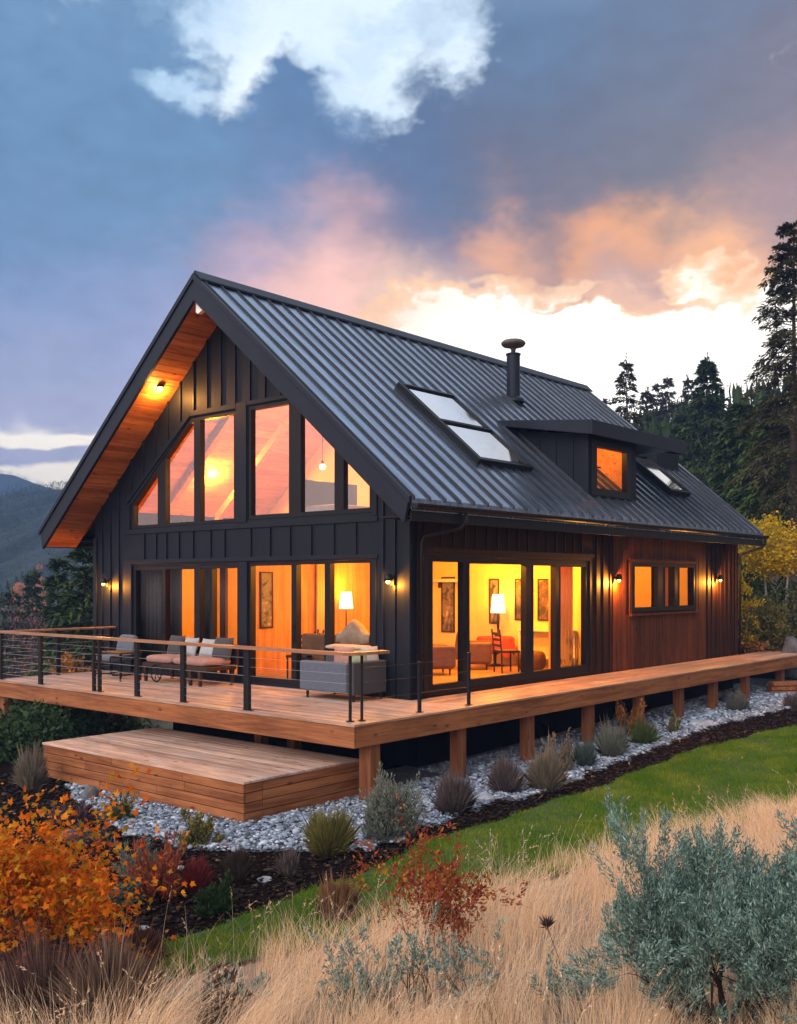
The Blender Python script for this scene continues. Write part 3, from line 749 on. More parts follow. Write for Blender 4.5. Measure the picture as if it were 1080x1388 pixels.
d_.build('deck_boards', DECKY, deck, bevel=0.003, seg=1)
d_ = MB(); d_.box(-8.82, 1.36, -2.835, -2.745, -0.030, 0.004); d_.build('edge_board', DECKX, deck, bevel=0.004)
d_ = MB(); d_.box(1.255, 1.36, -2.740, 5.58, -0.030, 0.004); d_.build('edge_board', DECKY, deck, bevel=0.004)
d_ = MB(); d_.box(1.255, 1.36, 5.586, 17.4, -0.030, 0.003); d_.build('edge_board', DECKY, deck, bevel=0.004)
d_ = MB(); d_.box(-8.82, -8.765, -2.740, 0, -0.03, 0.004); d_.build('edge_board', DECKY, deck, bevel=0.004)
d_ = MB(); d_.box(-8.80, 1.345, -2.82, -2.78, -0.33, -0.032); d_.build('fascia', RIMX, deck, bevel=0.005)
d_ = MB(); d_.box(1.305, 1.345, -2.778, 5.58, -0.33, -0.032); d_.build('fascia', RIMY, deck, bevel=0.005)
d_ = MB(); d_.box(1.305, 1.343, 5.59, 17.4, -0.33, -0.032); d_.build('fascia', RIMY, deck, bevel=0.005)
d_ = MB(); d_.box(-8.80, -8.76, -2.778, 0, -0.33, -0.032); d_.build('fascia', RIMY, deck, bevel=0.005)
d_ = MB()
for y in np.arange(-2.3, 0, 0.55): d_.box(-8.75, 1.29, y, y + 0.05, -0.28, -0.036)
for y in np.arange(0.4, 17.3, 0.6): d_.box(0.0, 1.30, y, y + 0.05, -0.28, -0.036)
d_.build('joist', FOUND, deck)
for y in (-2.30, -0.15, 1.86, 3.98, 6.05, 7.95, 9.8, 11.75, 14.2, 16.6):
    p_ = MB(); p_.box(1.05, 1.22, y - 0.11, y + 0.11, -1.5, -0.034) if y > -2 else p_.box(1.07, 1.29, y - 0.13, y + 0.09, -1.5, -0.034)
    p_.build('post', POSTW, deck, bevel=0.008)
for x, y, zb in ((-8.70, -2.60, -2.6), (-8.1, -1.3, -2.2), (-7.25, -1.35, -1.9), (-6.75, -1.3, -1.8), (-2.3, -1.3, -1.5), (-1.9, -0.9, -1.5)):
    p_ = MB(); p_.box(x - 0.09, x + 0.09, y - 0.09, y + 0.09, zb, -0.034); p_.build('post', POSTW, deck, bevel=0.008)
fd = MB(); fd.box(-6.9, -0.05, 0.25, L - 0.1, -1.7, -0.002); fd.build('foundation', FOUND, house)
fd = MB(); fd.box(-9.4, -7.0, 3.4, L - 0.1, -2.6, -0.002); fd.build('foundation', FOUND, house)
fd = MB(); fd.box(-9.4, -0.05, 0.02, 0.22, -0.34, -0.04); fd.build('floor_beam', FOUND, house)

# --- landing platform under the deck edge
stp = thing('landing_platform', 'low wooden landing platform with four-board sides below the deck', 'platform')
SX0, SX1, SY0, SY1, SZ = -4.15, 0.82, -4.38, -2.15, -0.62
d_ = MB(); y = SY0 - 0.02
while y < SY1 - 0.02:
    d_.box(SX0 - 0.02, SX1 + 0.02, y + 0.005, y + 0.136, SZ - 0.035, SZ - rng.uniform(0, 0.002)); y += 0.1415
d_.build('top_boards', DECKX, stp, bevel=0.003, seg=1)
d_ = MB()
for k in range(4):
    z1 = SZ - 0.036 - k * 0.131
    cuts = sorted(rng.uniform(-3.6, 0.4) for _ in range(2))
    cuts = [SX0] + [c for i, c in enumerate(cuts) if i == 0 or c - cuts[0] > .8] + [SX1]
    for a, b in zip(cuts, cuts[1:]): d_.box(a + (0.004 if a > SX0 else 0), b - (0.004 if b < SX1 else 0), SY0 - rng.uniform(0, 0.008), SY0 + 0.035, z1 - 0.121, z1)
d_.build('side_boards', RIMX, stp, bevel=0.006)
d_ = MB(); e_ = MB()
for k in range(4):
    z1 = SZ - 0.036 - k * 0.131
    d_.box(SX1 - 0.035, SX1 + rng.uniform(0, 0.006), SY0 + 0.037, SY0 + 0.33, z1 - 0.121, z1)
    d_.box(SX1 - 0.035, SX1 + rng.uniform(0, 0.006), SY0 + 0.338, SY1, z1 - 0.121, z1)
    e_.box(SX0, SX0 + 0.035, SY0 + 0.037, SY1, z1 - 0.121, z1)
d_.build('side_boards', RIMY, stp, bevel=0.006); e_.build('side_boards', RIMY, stp, bevel=0.006)
d_ = MB(); d_.box(SX0 + 0.05, SX1 - 0.05, SY0 + 0.05, SY1 - 0.02, -1.7, SZ - 0.04); d_.build('inner_frame', FOUND, stp)

# --- railing
rail = thing('deck_railing', 'wooden handrail on black posts with wire cables at the deck edge', 'railing')
HZ = 1.0
h = MB(); pts = [(-8.73, -2.72, HZ), (-6, -2.725, HZ + 0.004), (-3, -2.72, HZ), (0.85, -2.72, HZ), (1.04, -2.70, HZ), (1.14, -2.63, HZ), (1.19, -2.5, HZ), (1.20, -2.3, HZ), (1.20, -1.98, HZ)]
P = [Vector(p) for p in pts]
for i in range(len(P) - 1):
    t_ = (P[i + 1] - P[i]).normalized(); n_ = Vector((-t_.y, t_.x, 0)) * 0.07
    if i == 0: na = n_
    tb = ((P[min(i + 2, len(P) - 1)] - P[i + 1]).normalized() if i + 2 < len(P) else t_)
    nb = (Vector((-t_.y, t_.x, 0)) + Vector((-tb.y, tb.x, 0))).normalized() * 0.07
    a, b = P[i], P[i + 1]
    z0, z1 = Vector((0, 0, -0.045)), Vector((0, 0, 0))
    h.quadbox([a - na + z0, b - nb + z0, b + nb + z0, a + na + z0, a - na, b - nb, b + nb, a + na]); na = nb
h.build('handrail', RAILW, rail)
h = MB(); h.box(-8.80, -8.66, -2.64, 0.0, HZ - 0.046, HZ - 0.002); h.build('handrail', RAILW, rail, bevel=0.01)
posts = [(-8.68, 0.045), (-7.14, 0.05), (-5.28, 0.028), (-5.10, 0.028), (-3.94, 0.048), (-2.64, 0.052), (-1.03, 0.060)]
for x, r in posts:
    p_ = MB(); p_.box(x - r, x + r, -2.72 - 0.03, -2.72 + 0.03, 0.004, HZ - 0.046); p_.box(x - r - 0.03, x + r + 0.03, -2.741, -2.66, 0.0045, 0.013)
    p_.build('post', BLACKM, rail, bevel=0.006)
for x, y, r, z in ((1.06, -2.60, 0.024, HZ - 0.046), (1.12, -2.42, 0.022, HZ - 0.046)):
    p_ = MB(); p_.tube([(x, y, 0.004), (x, y, z)], r, 10); p_.lathe([(0.06, 0.004), (0.06, 0.016)], (x, y, 0), 14); p_.build('post', BLACKM, rail)
for x, y, z in ((1.16, -1.16, 0.78), (1.20, 0.05, 0.86)):
    p_ = MB(); p_.box(x - 0.02, x + 0.02, y - 0.028, y + 0.028, 0.0045, z); p_.box(x - 0.045, x + 0.045, y - 0.05, y + 0.05, 0.0045, 0.014); p_.build('post', BLACKM, rail, bevel=0.004)
for x in (-8.73,):
    for y in (-1.4, -0.1):
        p_ = MB(); p_.box(x - 0.03, x + 0.03, y - 0.045, y + 0.045, 0.004, HZ - 0.047); p_.build('post', BLACKM, rail, bevel=0.006)
CABLE = mat('steel_cable', (0.35, 0.34, 0.33), 0.35, 0.7)
for k in range(6):
    z = 0.12 + k * 0.14
    c_ = MB(); c_.tube([(-8.68, -2.72, z), (-3.9, -2.722, z - 0.006), (-1.03, -2.72, z)], 0.0045, 6); c_.tube([(-1.03, -2.72, z), (1.06, -2.60, z)], 0.002, 5)
    c_.tube([(-8.73, -2.70, z), (-8.73, -0.05, z)], 0.0045, 6)
    c_.build('cable', CABLE, rail)
for z in (0.30, 0.55, 0.76):
    c_ = MB(); c_.tube([(1.12, -2.42, z), (1.16, -1.16, z), (1.20, 0.05, z)], 0.003, 5); c_.build('cable', BLACKM, rail)

# ================================================================ lamps outside
def wall_lamp(loc, nx, ny, label, power):
    t = thing('wall_lamp', label, 'wall lamp', loc, 'wall lamps on the cabin')
    l = np.array(loc)
    p_ = MB(); n_ = np.array([nx, ny, 0])
    p_.rbox(l + n_ * 0.012, (0.10 if ny else 0.024, 0.10 if nx else 0.024, 0.16)); p_.build('back_plate', BLACKM, t, bevel=0.004)
    p_ = MB(); p_.tube([l + n_ * 0.02 + (0, 0, .03), l + n_ * 0.07 + (0, 0, .09), l + n_ * 0.11 + (0, 0, .09)], 0.012, 8); p_.build('arm', BLACKM, t)
    c = l + n_ * 0.12
    p_ = MB(); p_.lathe([(0.02, 0.13), (0.055, 0.12), (0.075, 0.04), (0.08, 0.0), (0.072, 0.0), (0.066, 0.04), (0.045, 0.105), (0.02, 0.11)], c, 20); p_.build('shade', BLACKM, t, smooth=True)
    p_ = MB(); p_.lathe([(0.012, 0.045), (0.03, 0.02), (0.038, -0.01), (0.03, -0.038), (0.01, -0.05)], c, 16); p_.build('bulb', BULB, t, smooth=True)
    light('lamp_light', c + np.array([0, 0, -0.075]), power, t, (1.0, 0.36, 0.04), 0.03)
wall_lamp((-8.93, -0.036, 1.97), 0, -1, 'black wall lamp at the far left corner of the gable wall', 90)
wall_lamp((-0.36, -0.036, 2.02), 0, -1, 'black wall lamp on the gable wall beside the downspout corner', 90)
wall_lamp((0.028, 7.06, 2.05), 1, 0, 'black wall lamp between the long glazed door and the small side window', 240)
wall_lamp((0.028, 12.6, 2.06), 1, 0, 'black wall lamp right of the small side window near the back corner', 200)
sp = at_plane(217, 538, (0, 1, 0), -0.42)
zs = top(sp[0]) - 0.456
so_l = thing('soffit_lamp', 'small glowing lamp set in the cedar soffit under the left roof slope', 'ceiling lamp', (sp[0], -0.42, zs))
p_ = MB(); p_.lathe([(0.085, 0.03), (0.085, -0.015), (0.06, -0.02), (0.055, 0.0)], (sp[0], -0.42, zs), 20); p_.build('trim_ring', BLACKM, so_l)
p_ = MB(); p_.lathe([(0.02, 0.0), (0.05, -0.012), (0.062, -0.05), (0.045, -0.085), (0.01, -0.10)], (sp[0], -0.42, zs), 16); p_.build('bulb', BULB, so_l, smooth=True)
light('lamp_light', (sp[0], -0.42, zs - 0.16), 110, so_l, (1.0, 0.45, 0.09), 0.05)

# ================================================================ furniture on the deck
so1 = thing('outdoor_sofa', 'blue-grey outdoor corner sofa with its back to the deck corner', 'sofa', (-1.1, -0.5, 0))
p_ = MB(); p_.box(-1.75, -0.62, -0.92, -0.76, 0.13, 0.64); p_.build('back_panel', FABG, so1, bevel=0.035, seg=3)
p_ = MB(); p_.box(-0.60, -0.45, -0.92, -0.09, 0.11, 0.66); p_.build('side_panel', FABD, so1, bevel=0.02, seg=3)
p_ = MB(); p_.box(-1.74, -0.61, -0.75, -0.1, 0.13, 0.30); p_.build('base', FABD, so1, bevel=0.02)
p_ = MB(); p_.cushion((-1.17, -0.42, 0.40), (1.1, 0.64, 0.20), p=0.25); p_.build('seat_cushion', FABG, so1, smooth=True)
for x, y in ((-1.62, -0.84), (-0.52, -0.85), (-0.52, -0.16), (-1.62, -0.16)):
    p_ = MB(); p_.lathe([(0.022, 0.0), (0.026, 0.13)], (x, y, 0.001), 10); p_.build('leg', BLACKM, so1)
def pillow(c, size, rz, rx, m, label, grp, ry=0):
    p_ = MB(); p_.pillow(size, rz, -rx)
    o = p_.build('throw_pillow', m, None, smooth=True); o.location = c
    return tag(o, label, 'pillow', grp)
pillow((-0.93, -0.66, 0.70), (0.42, 0.14, 0.40), 0.15, 0.12, FABP, 'dusty pink pillow standing on the blue-grey outdoor sofa', 'pillows on the outdoor sofa')
pillow((-0.72, -0.52, 0.68), (0.36, 0.16, 0.34), 1.1, 0.2, FABGR, 'sage green pillow on the blue-grey outdoor sofa', 'pillows on the outdoor sofa')
pillow((-0.66, -0.28, 0.72), (0.36, 0.16, 0.36), 1.35, 0.2, FABW, 'cream white pillow at the wall end of the blue-grey outdoor sofa', 'pillows on the outdoor sofa')
p_ = MB(); p_.cushion((0, 0, 0), (0.95, 0.26, 0.07), 0.03, 0.1, 16, 0.25); bl = p_.build('folded_blanket', FABC, None, smooth=True); bl.location = (-1.25, -0.20, 0.855)
tag(bl, 'folded cream blanket lying along the top of the outdoor sofa', 'blanket')
p_ = MB(); p_.cushion((-1.2, -0.17, 0.60), (1.15, 0.22, 0.44), 0, 0, 12, 0.3); p_.build('back_cushion', FABD, so1, smooth=True)

db_ = thing('daybed', 'dark wood daybed with pink seat cushions against the gable wall', 'daybed', (-5.2, -0.65, 0))
p_ = MB(); p_.box(-6.25, -4.2, -1.0, -0.25, 0.30, 0.38); p_.build('frame', DARKW, db_, bevel=0.01)
for x, y in ((-6.2, -0.95), (-6.2, -0.3), (-4.45, -0.95), (-4.3, -0.3), (-4.75, -0.95)):
    p_ = MB(); p_.quadbox([(x - .02, y - .02, 0.001), (x + .03, y - .02, 0.001), (x + .03, y + .03, 0.001), (x - .02, y + .03, 0.001), (x - .04, y - .03, .30), (x + .05, y - .03, .30), (x + .05, y + .04, .30), (x - .04, y + .04, .30)]); p_.build('leg', DARKW, db_)
whl = MB(); pts = [(-5.75 + 0.17 * math.cos(a), -1.02, 0.19 + 0.17 * math.sin(a)) for a in np.linspace(0, 2 * math.pi, 25)]
whl.tube(pts, 0.016, 6)
for a in (0.3, 1.35, 2.4): whl.tube([(-5.75 + 0.17 * math.cos(a), -1.02, 0.19 + 0.17 * math.sin(a)), (-5.75 - 0.17 * math.cos(a), -1.02, 0.19 - 0.17 * math.sin(a))], 0.009, 5)
whl.build('wheel', BLACKM, db_)
for xa, xb in ((-6.2, -5.35), (-5.33, -4.25)):
    p_ = MB(); p_.cushion(((xa + xb) / 2, -0.64, 0.45), (xb - xa, 0.70, 0.17), p=0.25); p_.build('seat_cushion', FABP, db_, smooth=True)
p_ = MB(); p_.box(-6.25, -4.2, -0.25, -0.19, 0.38, 0.78); p_.build('backrest', DARKW, db_, bevel=0.015)
pillow((-5.42, -0.42, 0.69), (0.46, 0.16, 0.40), -0.1, 0.3, FABW, 'off-white pillow on the left half of the daybed', 'pillows on the daybed')
pillow((-4.80, -0.45, 0.69), (0.46, 0.16, 0.40), 0.12, 0.35, FABW, 'off-white pillow leaning beside the dark pillow on the daybed', 'pillows on the daybed')
pillow((-4.42, -0.42, 0.70), (0.50, 0.18, 0.46), 0.1, 0.3, FABD, 'dark charcoal pillow at the right end of the daybed', 'pillows on the daybed')
pillow((-5.9, -0.42, 0.70), (0.44, 0.16, 0.44), 0.1, 0.3, FABD, 'dark pillow at the left end of the daybed', 'pillows on the daybed')

tb = thing('side_table', 'thin black metal side table standing left of the daybed', 'table', (-6.75, -1.15, 0))
p_ = MB(); p_.box(-7.15, -6.40, -1.42, -0.88, 0.545, 0.575); p_.build('table_top', DARKW, tb, bevel=0.006)
for x in (-7.12, -6.43):
    for y in (-1.39, -0.91):
        p_ = MB(); p_.box(x - .014, x + .014, y - .014, y + .014, 0.001, 0.545); p_.build('leg', BLACKM, tb)
for y in (-1.39, -0.91):
    p_ = MB(); p_.box(-7.1, -6.45, y - .005, y + .005, 0.12, 0.14); p_.build('stretcher', BLACKM, tb)
lc = thing('lounge_chair', 'low grey lounge chair with curved black legs by the left wall lamp', 'chair', (-7.75, -0.62, 0))
p_ = MB(); p_.cushion((-7.75, -0.65, 0.37), (0.62, 0.60, 0.16), p=0.3); p_.build('seat', FABG, lc, smooth=True)
p_ = MB(); p_.cushion((-7.75, -0.33, 0.60), (0.62, 0.16, 0.52), 0, -0.22, 12, 0.3); p_.build('backrest', FABG, lc, smooth=True)
for x in (-8.06, -7.44):
    p_ = MB(); p_.tube([(x, -0.95, 0.42), (x, -0.98, 0.20), (x, -0.90, 0.03), (x, -0.6, 0.012), (x, -0.32, 0.03), (x, -0.22, 0.2), (x, -0.26, 0.42), (x, -0.95, 0.42)], 0.016, 7); p_.build('leg', BLACKM, lc)

# ================================================================ inside
def curtain(x0, x1, y, z0, z1, m, label, along='x', folds=7, amp=0.035):
    p_ = MB(); n = folds * 16
    b = len(p_.v)
    for i in range(n + 1):
        u = x0 + (x1 - x0) * i / n
        d = y + amp * math.sin(i / n * folds * 2 * math.pi) + 0.008 * math.sin(i * .37)
        for th in (0, 0.02):
            for z in (z0, z1):
                p_.v.append((u, d + th, z) if along == 'x' else (d + th, u, z))
    for i in range(n):
        a, c = b + 4 * i, b + 4 * (i + 1)
        p_.f += [[a, c, c + 1, a + 1], [a + 2, a + 3, c + 3, c + 2], [a + 1, c + 1, c + 3, a + 3], [a, a + 2, c + 2, c]]
    o = p_.build('curtain', m, None, smooth=True)
    return tag(o, label, 'curtain', 'curtains inside the cabin')
curtain(-8.35, -7.33, 0.34, 0.1, 2.6, CURT_D, 'dark grey curtain behind the leftmost glass pane of the gable wall')
curtain(-7.22, -6.72, 0.34, 0.1, 2.6, CURT_D, 'narrow dark curtain left of the first amber strip behind the left gable door')
curtain(-6.10, -5.72, 0.36, 0.1, 2.6, CURT_D, 'grey curtain right of the first amber strip behind the left gable door')
curtain(-5.50, -5.28, 0.40, 0.1, 2.6, CURT_B, 'brown curtain in the middle of the left gable door', folds=4)
curtain(5.05, 6.02, -0.42, 0.1, 2.62, CURT_Y, 'amber curtain at the right end of the long wall door', 'y')
curtain(2.78, 3.22, -5.06, 0.1, 2.6, CREAM, 'pale curtain on the wood wall seen through the right gable door', 'y', 5, 0.02)
curtain(7.9, 8.3, -0.35, 0.9, 2.55, CURT_Y, 'drawn amber curtain at the left of the small side window', 'y', 4)
curtain(10.3, 11.2, -0.40, 0.9, 2.55, CURT_Y, 'amber curtain across the right pane of the small side window', 'y', 6)

def picture(c, w_, h_, axis, m, label, name='framed_picture'):
    t = thing(name, label, 'picture', c, 'pictures on the inside walls')
    fn = (lambda u, v, d: (c[0] + u, c[1] - d, c[2] + v)) if axis == 'x' else (lambda u, v, d: (c[0] + d, c[1] + u, c[2] + v))
    q = MB(); q.holed(rect(-w_ / 2, w_ / 2, -h_ / 2, h_ / 2), [rect(-w_ / 2 + .03, w_ / 2 - .03, -h_ / 2 + .03, h_ / 2 - .03)], fn, 0.0, 0.035); q.build('frame', DARKW, t)
    q = MB(); q.poly([fn(u, v, 0.02) for u, v in rect(-w_ / 2 + .03, w_ / 2 - .03, -h_ / 2 + .03, h_ / 2 - .03)]); q.build('canvas', m, t)
picture((-2.68, 6.297, 1.55), 0.28, 1.05, 'x', CANV2, 'tall narrow misty picture left of the lit table lamp')
picture((-1.85, 6.297, 1.60), 0.50, 0.95, 'x', CANV1, 'dark leafy painting just right of the lit table lamp')
picture((-1.20, 6.297, 1.60), 0.56, 0.95, 'x', CANV1, 'dark leafy painting in the third pane of the long wall door')
picture((-4.05, 6.297, 1.45), 0.40, 1.35, 'x', CANV2, 'dark picture on the back wall behind the dark brown armchair')
picture((-5.118, 1.33, 1.62), 0.36, 1.20, 'y', CANV2, 'tall dark picture on the wood wall in the left pane of the right gable door')
vs = thing('wall_shelf', 'pale shelf high on the back wall behind the dark brown armchair', 'shelf', (-3.95, 6.2, 2.02))
q = MB(); q.box(-4.45, -3.45, 6.08, 6.298, 2.0, 2.08); q.build('board', PAINTW, vs, bevel=0.004)
for x in (-4.28, -3.62):
    q = MB(); q.box(x - .02, x + .02, 6.2, 6.298, 1.86, 2.0); q.build('bracket', DARKW, vs)

# lamps inside
def ceil_lamp(x, y, z, label, power):
    t = thing('ceiling_lamp', label, 'ceiling lamp', (x, y, z), 'round ceiling lamps inside')
    q = MB(); q.lathe([(0.10, 0.0), (0.10, -0.03), (0.085, -0.035)], (x, y, z), 18); q.build('trim_ring', PAINTW, t)
    q = MB(); q.lathe([(0.08, -0.036), (0.06, -0.05), (0.01, -0.055)], (x, y, z), 18); q.build('diffuser', BULB2, t, smooth=True)
    light('lamp_light', (x, y, z - 0.16), power, t, r=0.08)
INP = 3.6
ceil_lamp(-2.6, 1.7, 2.72, 'round ceiling lamp over the brown sofa by the right gable door', 60 * INP)
ceil_lamp(-1.5, 4.2, 2.72, 'round ceiling lamp over the armchairs behind the long wall door', 100 * INP)
ceil_lamp(-6.6, 1.9, 2.72, 'round ceiling lamp behind the left gable door', 90 * INP)
ceil_lamp(-1.6, 9.6, 2.72, 'round ceiling lamp in the room behind the small side window', 60 * INP)
ceil_lamp(-0.75, 2.3, 2.72, 'added ceiling lamp spilling light through the wide pane of the long wall door', 105 * INP)  # added lamp, throws orange light onto the walkway
ceil_lamp(-0.75, 5.0, 2.72, 'added ceiling lamp spilling light out near the amber curtain of the long wall door', 80 * INP)  # second lamp added for the light on the walkway
def pendant(px, py, yy, label, power):
    p = at_plane(px, py, (0, 1, 0), yy); zt = top(p[0]) - 0.45
    t = thing('pendant_lamp', label, 'pendant lamp', (p[0], yy, p[2]), 'pendant lamps under the vaulted ceiling')
    q = MB(); q.tube([(p[0], yy, zt), (p[0], yy, p[2] + 0.10)], 0.008, 6); q.build('cord', BLACKM, t)
    q = MB(); q.lathe([(0.03, 0.12), (0.035, 0.05), (0.03, 0.045)], (p[0], yy, p[2]), 12); q.build('socket', BLACKM, t)
    q = MB(); q.lathe([(0.02, 0.05), (0.06, 0.02), (0.07, -0.02), (0.05, -0.06), (0.01, -0.075)], (p[0], yy, p[2]), 16); q.build('bulb', BULB2, t, smooth=True)
    light('lamp_light', (p[0], yy, p[2] - 0.16), power, t, r=0.08)
pendant(290, 637, 2.4, 'bare pendant bulb behind the tall left gable windows', 150 * INP)
pendant(437, 632, 2.4, 'bare pendant bulb behind the sloped right gable windows', 150 * INP)
def table_lamp(c, label, h0, h1, r0, r1, power, name='table_lamp', foot=0.0):
    t = thing(name, label, 'lamp', (c[0], c[1], foot))
    q = MB(); q.lathe([(0.09, foot + 0.001), (0.09, foot + 0.02), (0.02, foot + 0.04), (0.035 if name == 'table_lamp' else 0.014, (foot + h0) / 2), (0.014, h0 + 0.05)], (c[0], c[1], 0), 16); q.build('base', BLACKM, t, smooth=True)
    q = MB(); n = 20; b0 = 0
    for k in range(n):
        a = 2 * math.pi * k / n
        for r, z in ((r0, h0), (r1, h1), (r1 - .004, h1), (r0 - .004, h0)): q.v.append((c[0] + r * math.cos(a), c[1] + r * math.sin(a), z))
    for k in range(n):
        a, b = 4 * k, 4 * ((k + 1) % n)
        q.f += [[a, b, b + 1, a + 1], [a + 1, b + 1, b + 2, a + 2], [a + 2, b + 2, b + 3, a + 3], [a + 3, b + 3, b, a]]
    q.build('shade', SHADE, t, smooth=True)
    light('lamp_light', (c[0], c[1], h1 + 0.10), power, t, r=0.06)
table_lamp((-2.27, 5.85), 'lit table lamp with white shade on the red cloth table', 1.30, 1.72, 0.17, 0.13, 25 * INP, foot=0.76)
table_lamp((-4.75, 3.42), 'lit floor lamp behind the brown sofa in the right gable door', 1.40, 1.78, 0.16, 0.12, 25 * INP, 'floor_lamp', 0.09)

def armchair(c, rz, m, label, w_=0.78, h_=0.85):
    t = thing('armchair', label, 'armchair', (c[0], c[1], 0.09), 'armchairs inside the cabin')
    cz, sz_ = math.cos(rz), math.sin(rz)
    T = lambda x, y, z: (c[0] + x * cz - y * sz_, c[1] + x * sz_ + y * cz, 0.09 + z)
    q = MB(); q.rbox(T(0, 0, 0.25), (w_ * .95, 0.7, 0.24), rz); q.build('base', m, t, bevel=0.03, seg=3)
    q = MB(); q.cushion(T(0, -0.05, 0.42), (w_ * .68, 0.62, 0.16), rz, 0, 10, 0.3); q.build('seat_cushion', m, t, smooth=True)
    q = MB(); q.rbox(T(0, 0.32, 0.52), (w_, 0.18, h_ - 0.15), rz, 0.12); q.build('backrest', m, t, bevel=0.05, seg=3)
    for s in (-1, 1):
        q = MB(); q.rbox(T(s * (w_ / 2 - 0.07), -0.02, 0.38), (0.15, 0.74, 0.46), rz); q.build('armrest', m, t, bevel=0.05, seg=3)
        for yy in (-.28, .28):
            q = MB(); p0 = T(s * (w_ / 2 - .1), yy, 0.0); q.tube([p0, (p0[0], p0[1], p0[2] + .13)], [0.016, 0.024], 8); q.build('leg', DARKW, t)
armchair((-2.05, 3.2), 2.5, LEATH, 'dark brown armchair in the left pane of the long wall door', 0.74)
armchair((-2.15, 4.75), 2.2, LEATH, 'brown leather armchair in the middle of the wide pane of the long wall door', 0.72, 0.75)
def chair(c, rz, m, label, h_=0.92):
    t = thing('dining_chair', label, 'chair', (c[0], c[1], 0.09), 'dark wooden chairs inside')
    cz, sz_ = math.cos(rz), math.sin(rz)
    T = lambda x, y, z: (c[0] + x * cz - y * sz_, c[1] + x * sz_ + y * cz, 0.09 + z)
    q = MB(); q.rbox(T(0, 0, 0.45), (0.46, 0.44, 0.05), rz); q.build('seat', m, t, bevel=0.012)
    for x in (-.2, .2):
        q = MB(); q.tube([T(x, -.19, 0), T(x, -.19, .43)], 0.018, 7); q.build('leg', DARKW, t)
        q = MB(); q.tube([T(x, .19, 0), T(x, .2, .45), T(x, .25, h_)], 0.018, 7); q.build('leg', DARKW, t)
    q = MB()
    for z in (.58, .70, .82): q.rbox(T(0, .235, z), (0.40, 0.02, 0.06), rz)
    q.build('back_slat', DARKW, t)
chair((-1.15, 4.55), 2.6, DARKW, 'black wooden chair in front of the red cloth table')
chair((-3.45, 0.75), 0.4, DARKW, 'dark wooden chair just inside the right gable door')
chair((-3.98, 1.5), -0.5, PAINTW, 'cream painted chair by the tall picture inside the right gable door')
rt = thing('round_table', 'small round table under a red cloth holding the lit lamp', 'table', (-2.27, 5.75, 0.09))
q = MB(); q.lathe([(0.02, 0.0), (0.03, 0.6)], (-2.27, 5.75, 0.09), 10); q.lathe([(0.20, 0.0), (0.2, 0.02), (0.03, 0.05)], (-2.27, 5.75, 0.09), 14); q.build('pedestal', DARKW, rt)
q = MB(); n = 40
for k in range(n):
    a = 2 * math.pi * k / n; wv = 1 + 0.07 * math.sin(7 * a) + 0.04 * math.sin(3 * a)
    q.v += [(-2.27 + .40 * math.cos(a), 5.75 + .40 * math.sin(a), .755), (-2.27 + .43 * math.cos(a), 5.75 + .43 * math.sin(a), .72), (-2.27 + .44 * wv * math.cos(a), 5.75 + .44 * wv * math.sin(a), .38 + .08 * math.sin(5 * a))]
q.f.append([3 * k for k in range(n)])
for k in range(n):
    a, b = 3 * k, 3 * ((k + 1) % n); q.f += [[a, a + 1, b + 1, b], [a + 1, a + 2, b + 2, b + 1]]
q.build('cloth', FABR, rt, smooth=True)
cs = thing('console_table', 'pale console table under the paintings on the back wall', 'table', (-1.2, 6.1, 0.09))
q = MB(); q.box(-1.80, -0.45, 5.92, 6.27, 0.90, 0.94); q.build('table_top', PAINTW, cs, bevel=0.006)
for x in (-1.76, -0.49):
    for y in (5.96, 6.23):
        q = MB(); q.box(x - .02, x + .02, y - .02, y + .02, 0.091, 0.90); q.build('leg', PAINTW, cs)
q = MB(); q.box(-1.76, -0.49, 5.95, 6.25, 0.30, 0.33); q.build('lower_shelf', PAINTW, cs)
pf = MB(); pf.cushion((0, 0, 0), (0.62, 0.55, 0.42), 0.3, 0, 12, 0.7); o = pf.build('pouf', FABBR, None, smooth=True); o.location = (-1.05, 5.35, 0.30)
tag(o, 'squat brown pouf on the floor in the third pane of the long wall door', 'pouf')
s2 = thing('indoor_sofa', 'dark brown sofa just inside the right gable door', 'sofa', (-2.6, 1.5, 0.09))
q = MB(); q.box(-3.55, -1.60, 0.85, 1.05, 0.15, 0.98); q.build('backrest', FABBR, s2, bevel=0.05, seg=3)
q = MB(); q.box(-3.55, -1.60, 1.06, 1.80, 0.15, 0.42); q.build('base', FABBR, s2, bevel=0.04, seg=3)
for xa, xb in ((-3.4, -2.59), (-2.57, -1.75)):
    q = MB(); q.cushion(((xa + xb) / 2, 1.42, 0.52), (xb - xa, .72, .18), p=.3); q.build('seat_cushion', FABBR, s2, smooth=True)
for x in (-3.63, -1.60):
    q = MB(); q.box(x, x + 0.14, 0.86, 1.80, 0.15, 0.72); q.build('armrest', FABBR, s2, bevel=0.04, seg=3)
q = MB()
for k in range(13):
    a = k / 12; hgt = math.exp(-((a - 0.45) / 0.22) ** 2)
    for j, (yy, dz) in enumerate(((0.82, -0.22), (0.83, 0.03), (0.95, 0.07), (1.07, 0.03), (1.10, -0.2))):
        q.v.append((-2.55 + 0.85 * a, yy + 0.01 * math.sin(k * 1.9), 0.98 + dz * (0.6 + 0.4 * hgt) + (0.24 * hgt if 0 < j < 4 else 0) + 0.015 * math.sin(k * 2.3 + j)))
for k in range(12):
    for j in range(4): q.f.append([5 * k + j, 5 * (k + 1) + j, 5 * (k + 1) + j + 1, 5 * k + j + 1])
o = q.build('throw_blanket', FABC, None, smooth=True); sm_ = o.modifiers.new('thick', 'SOLIDIFY'); sm_.thickness = 0.02
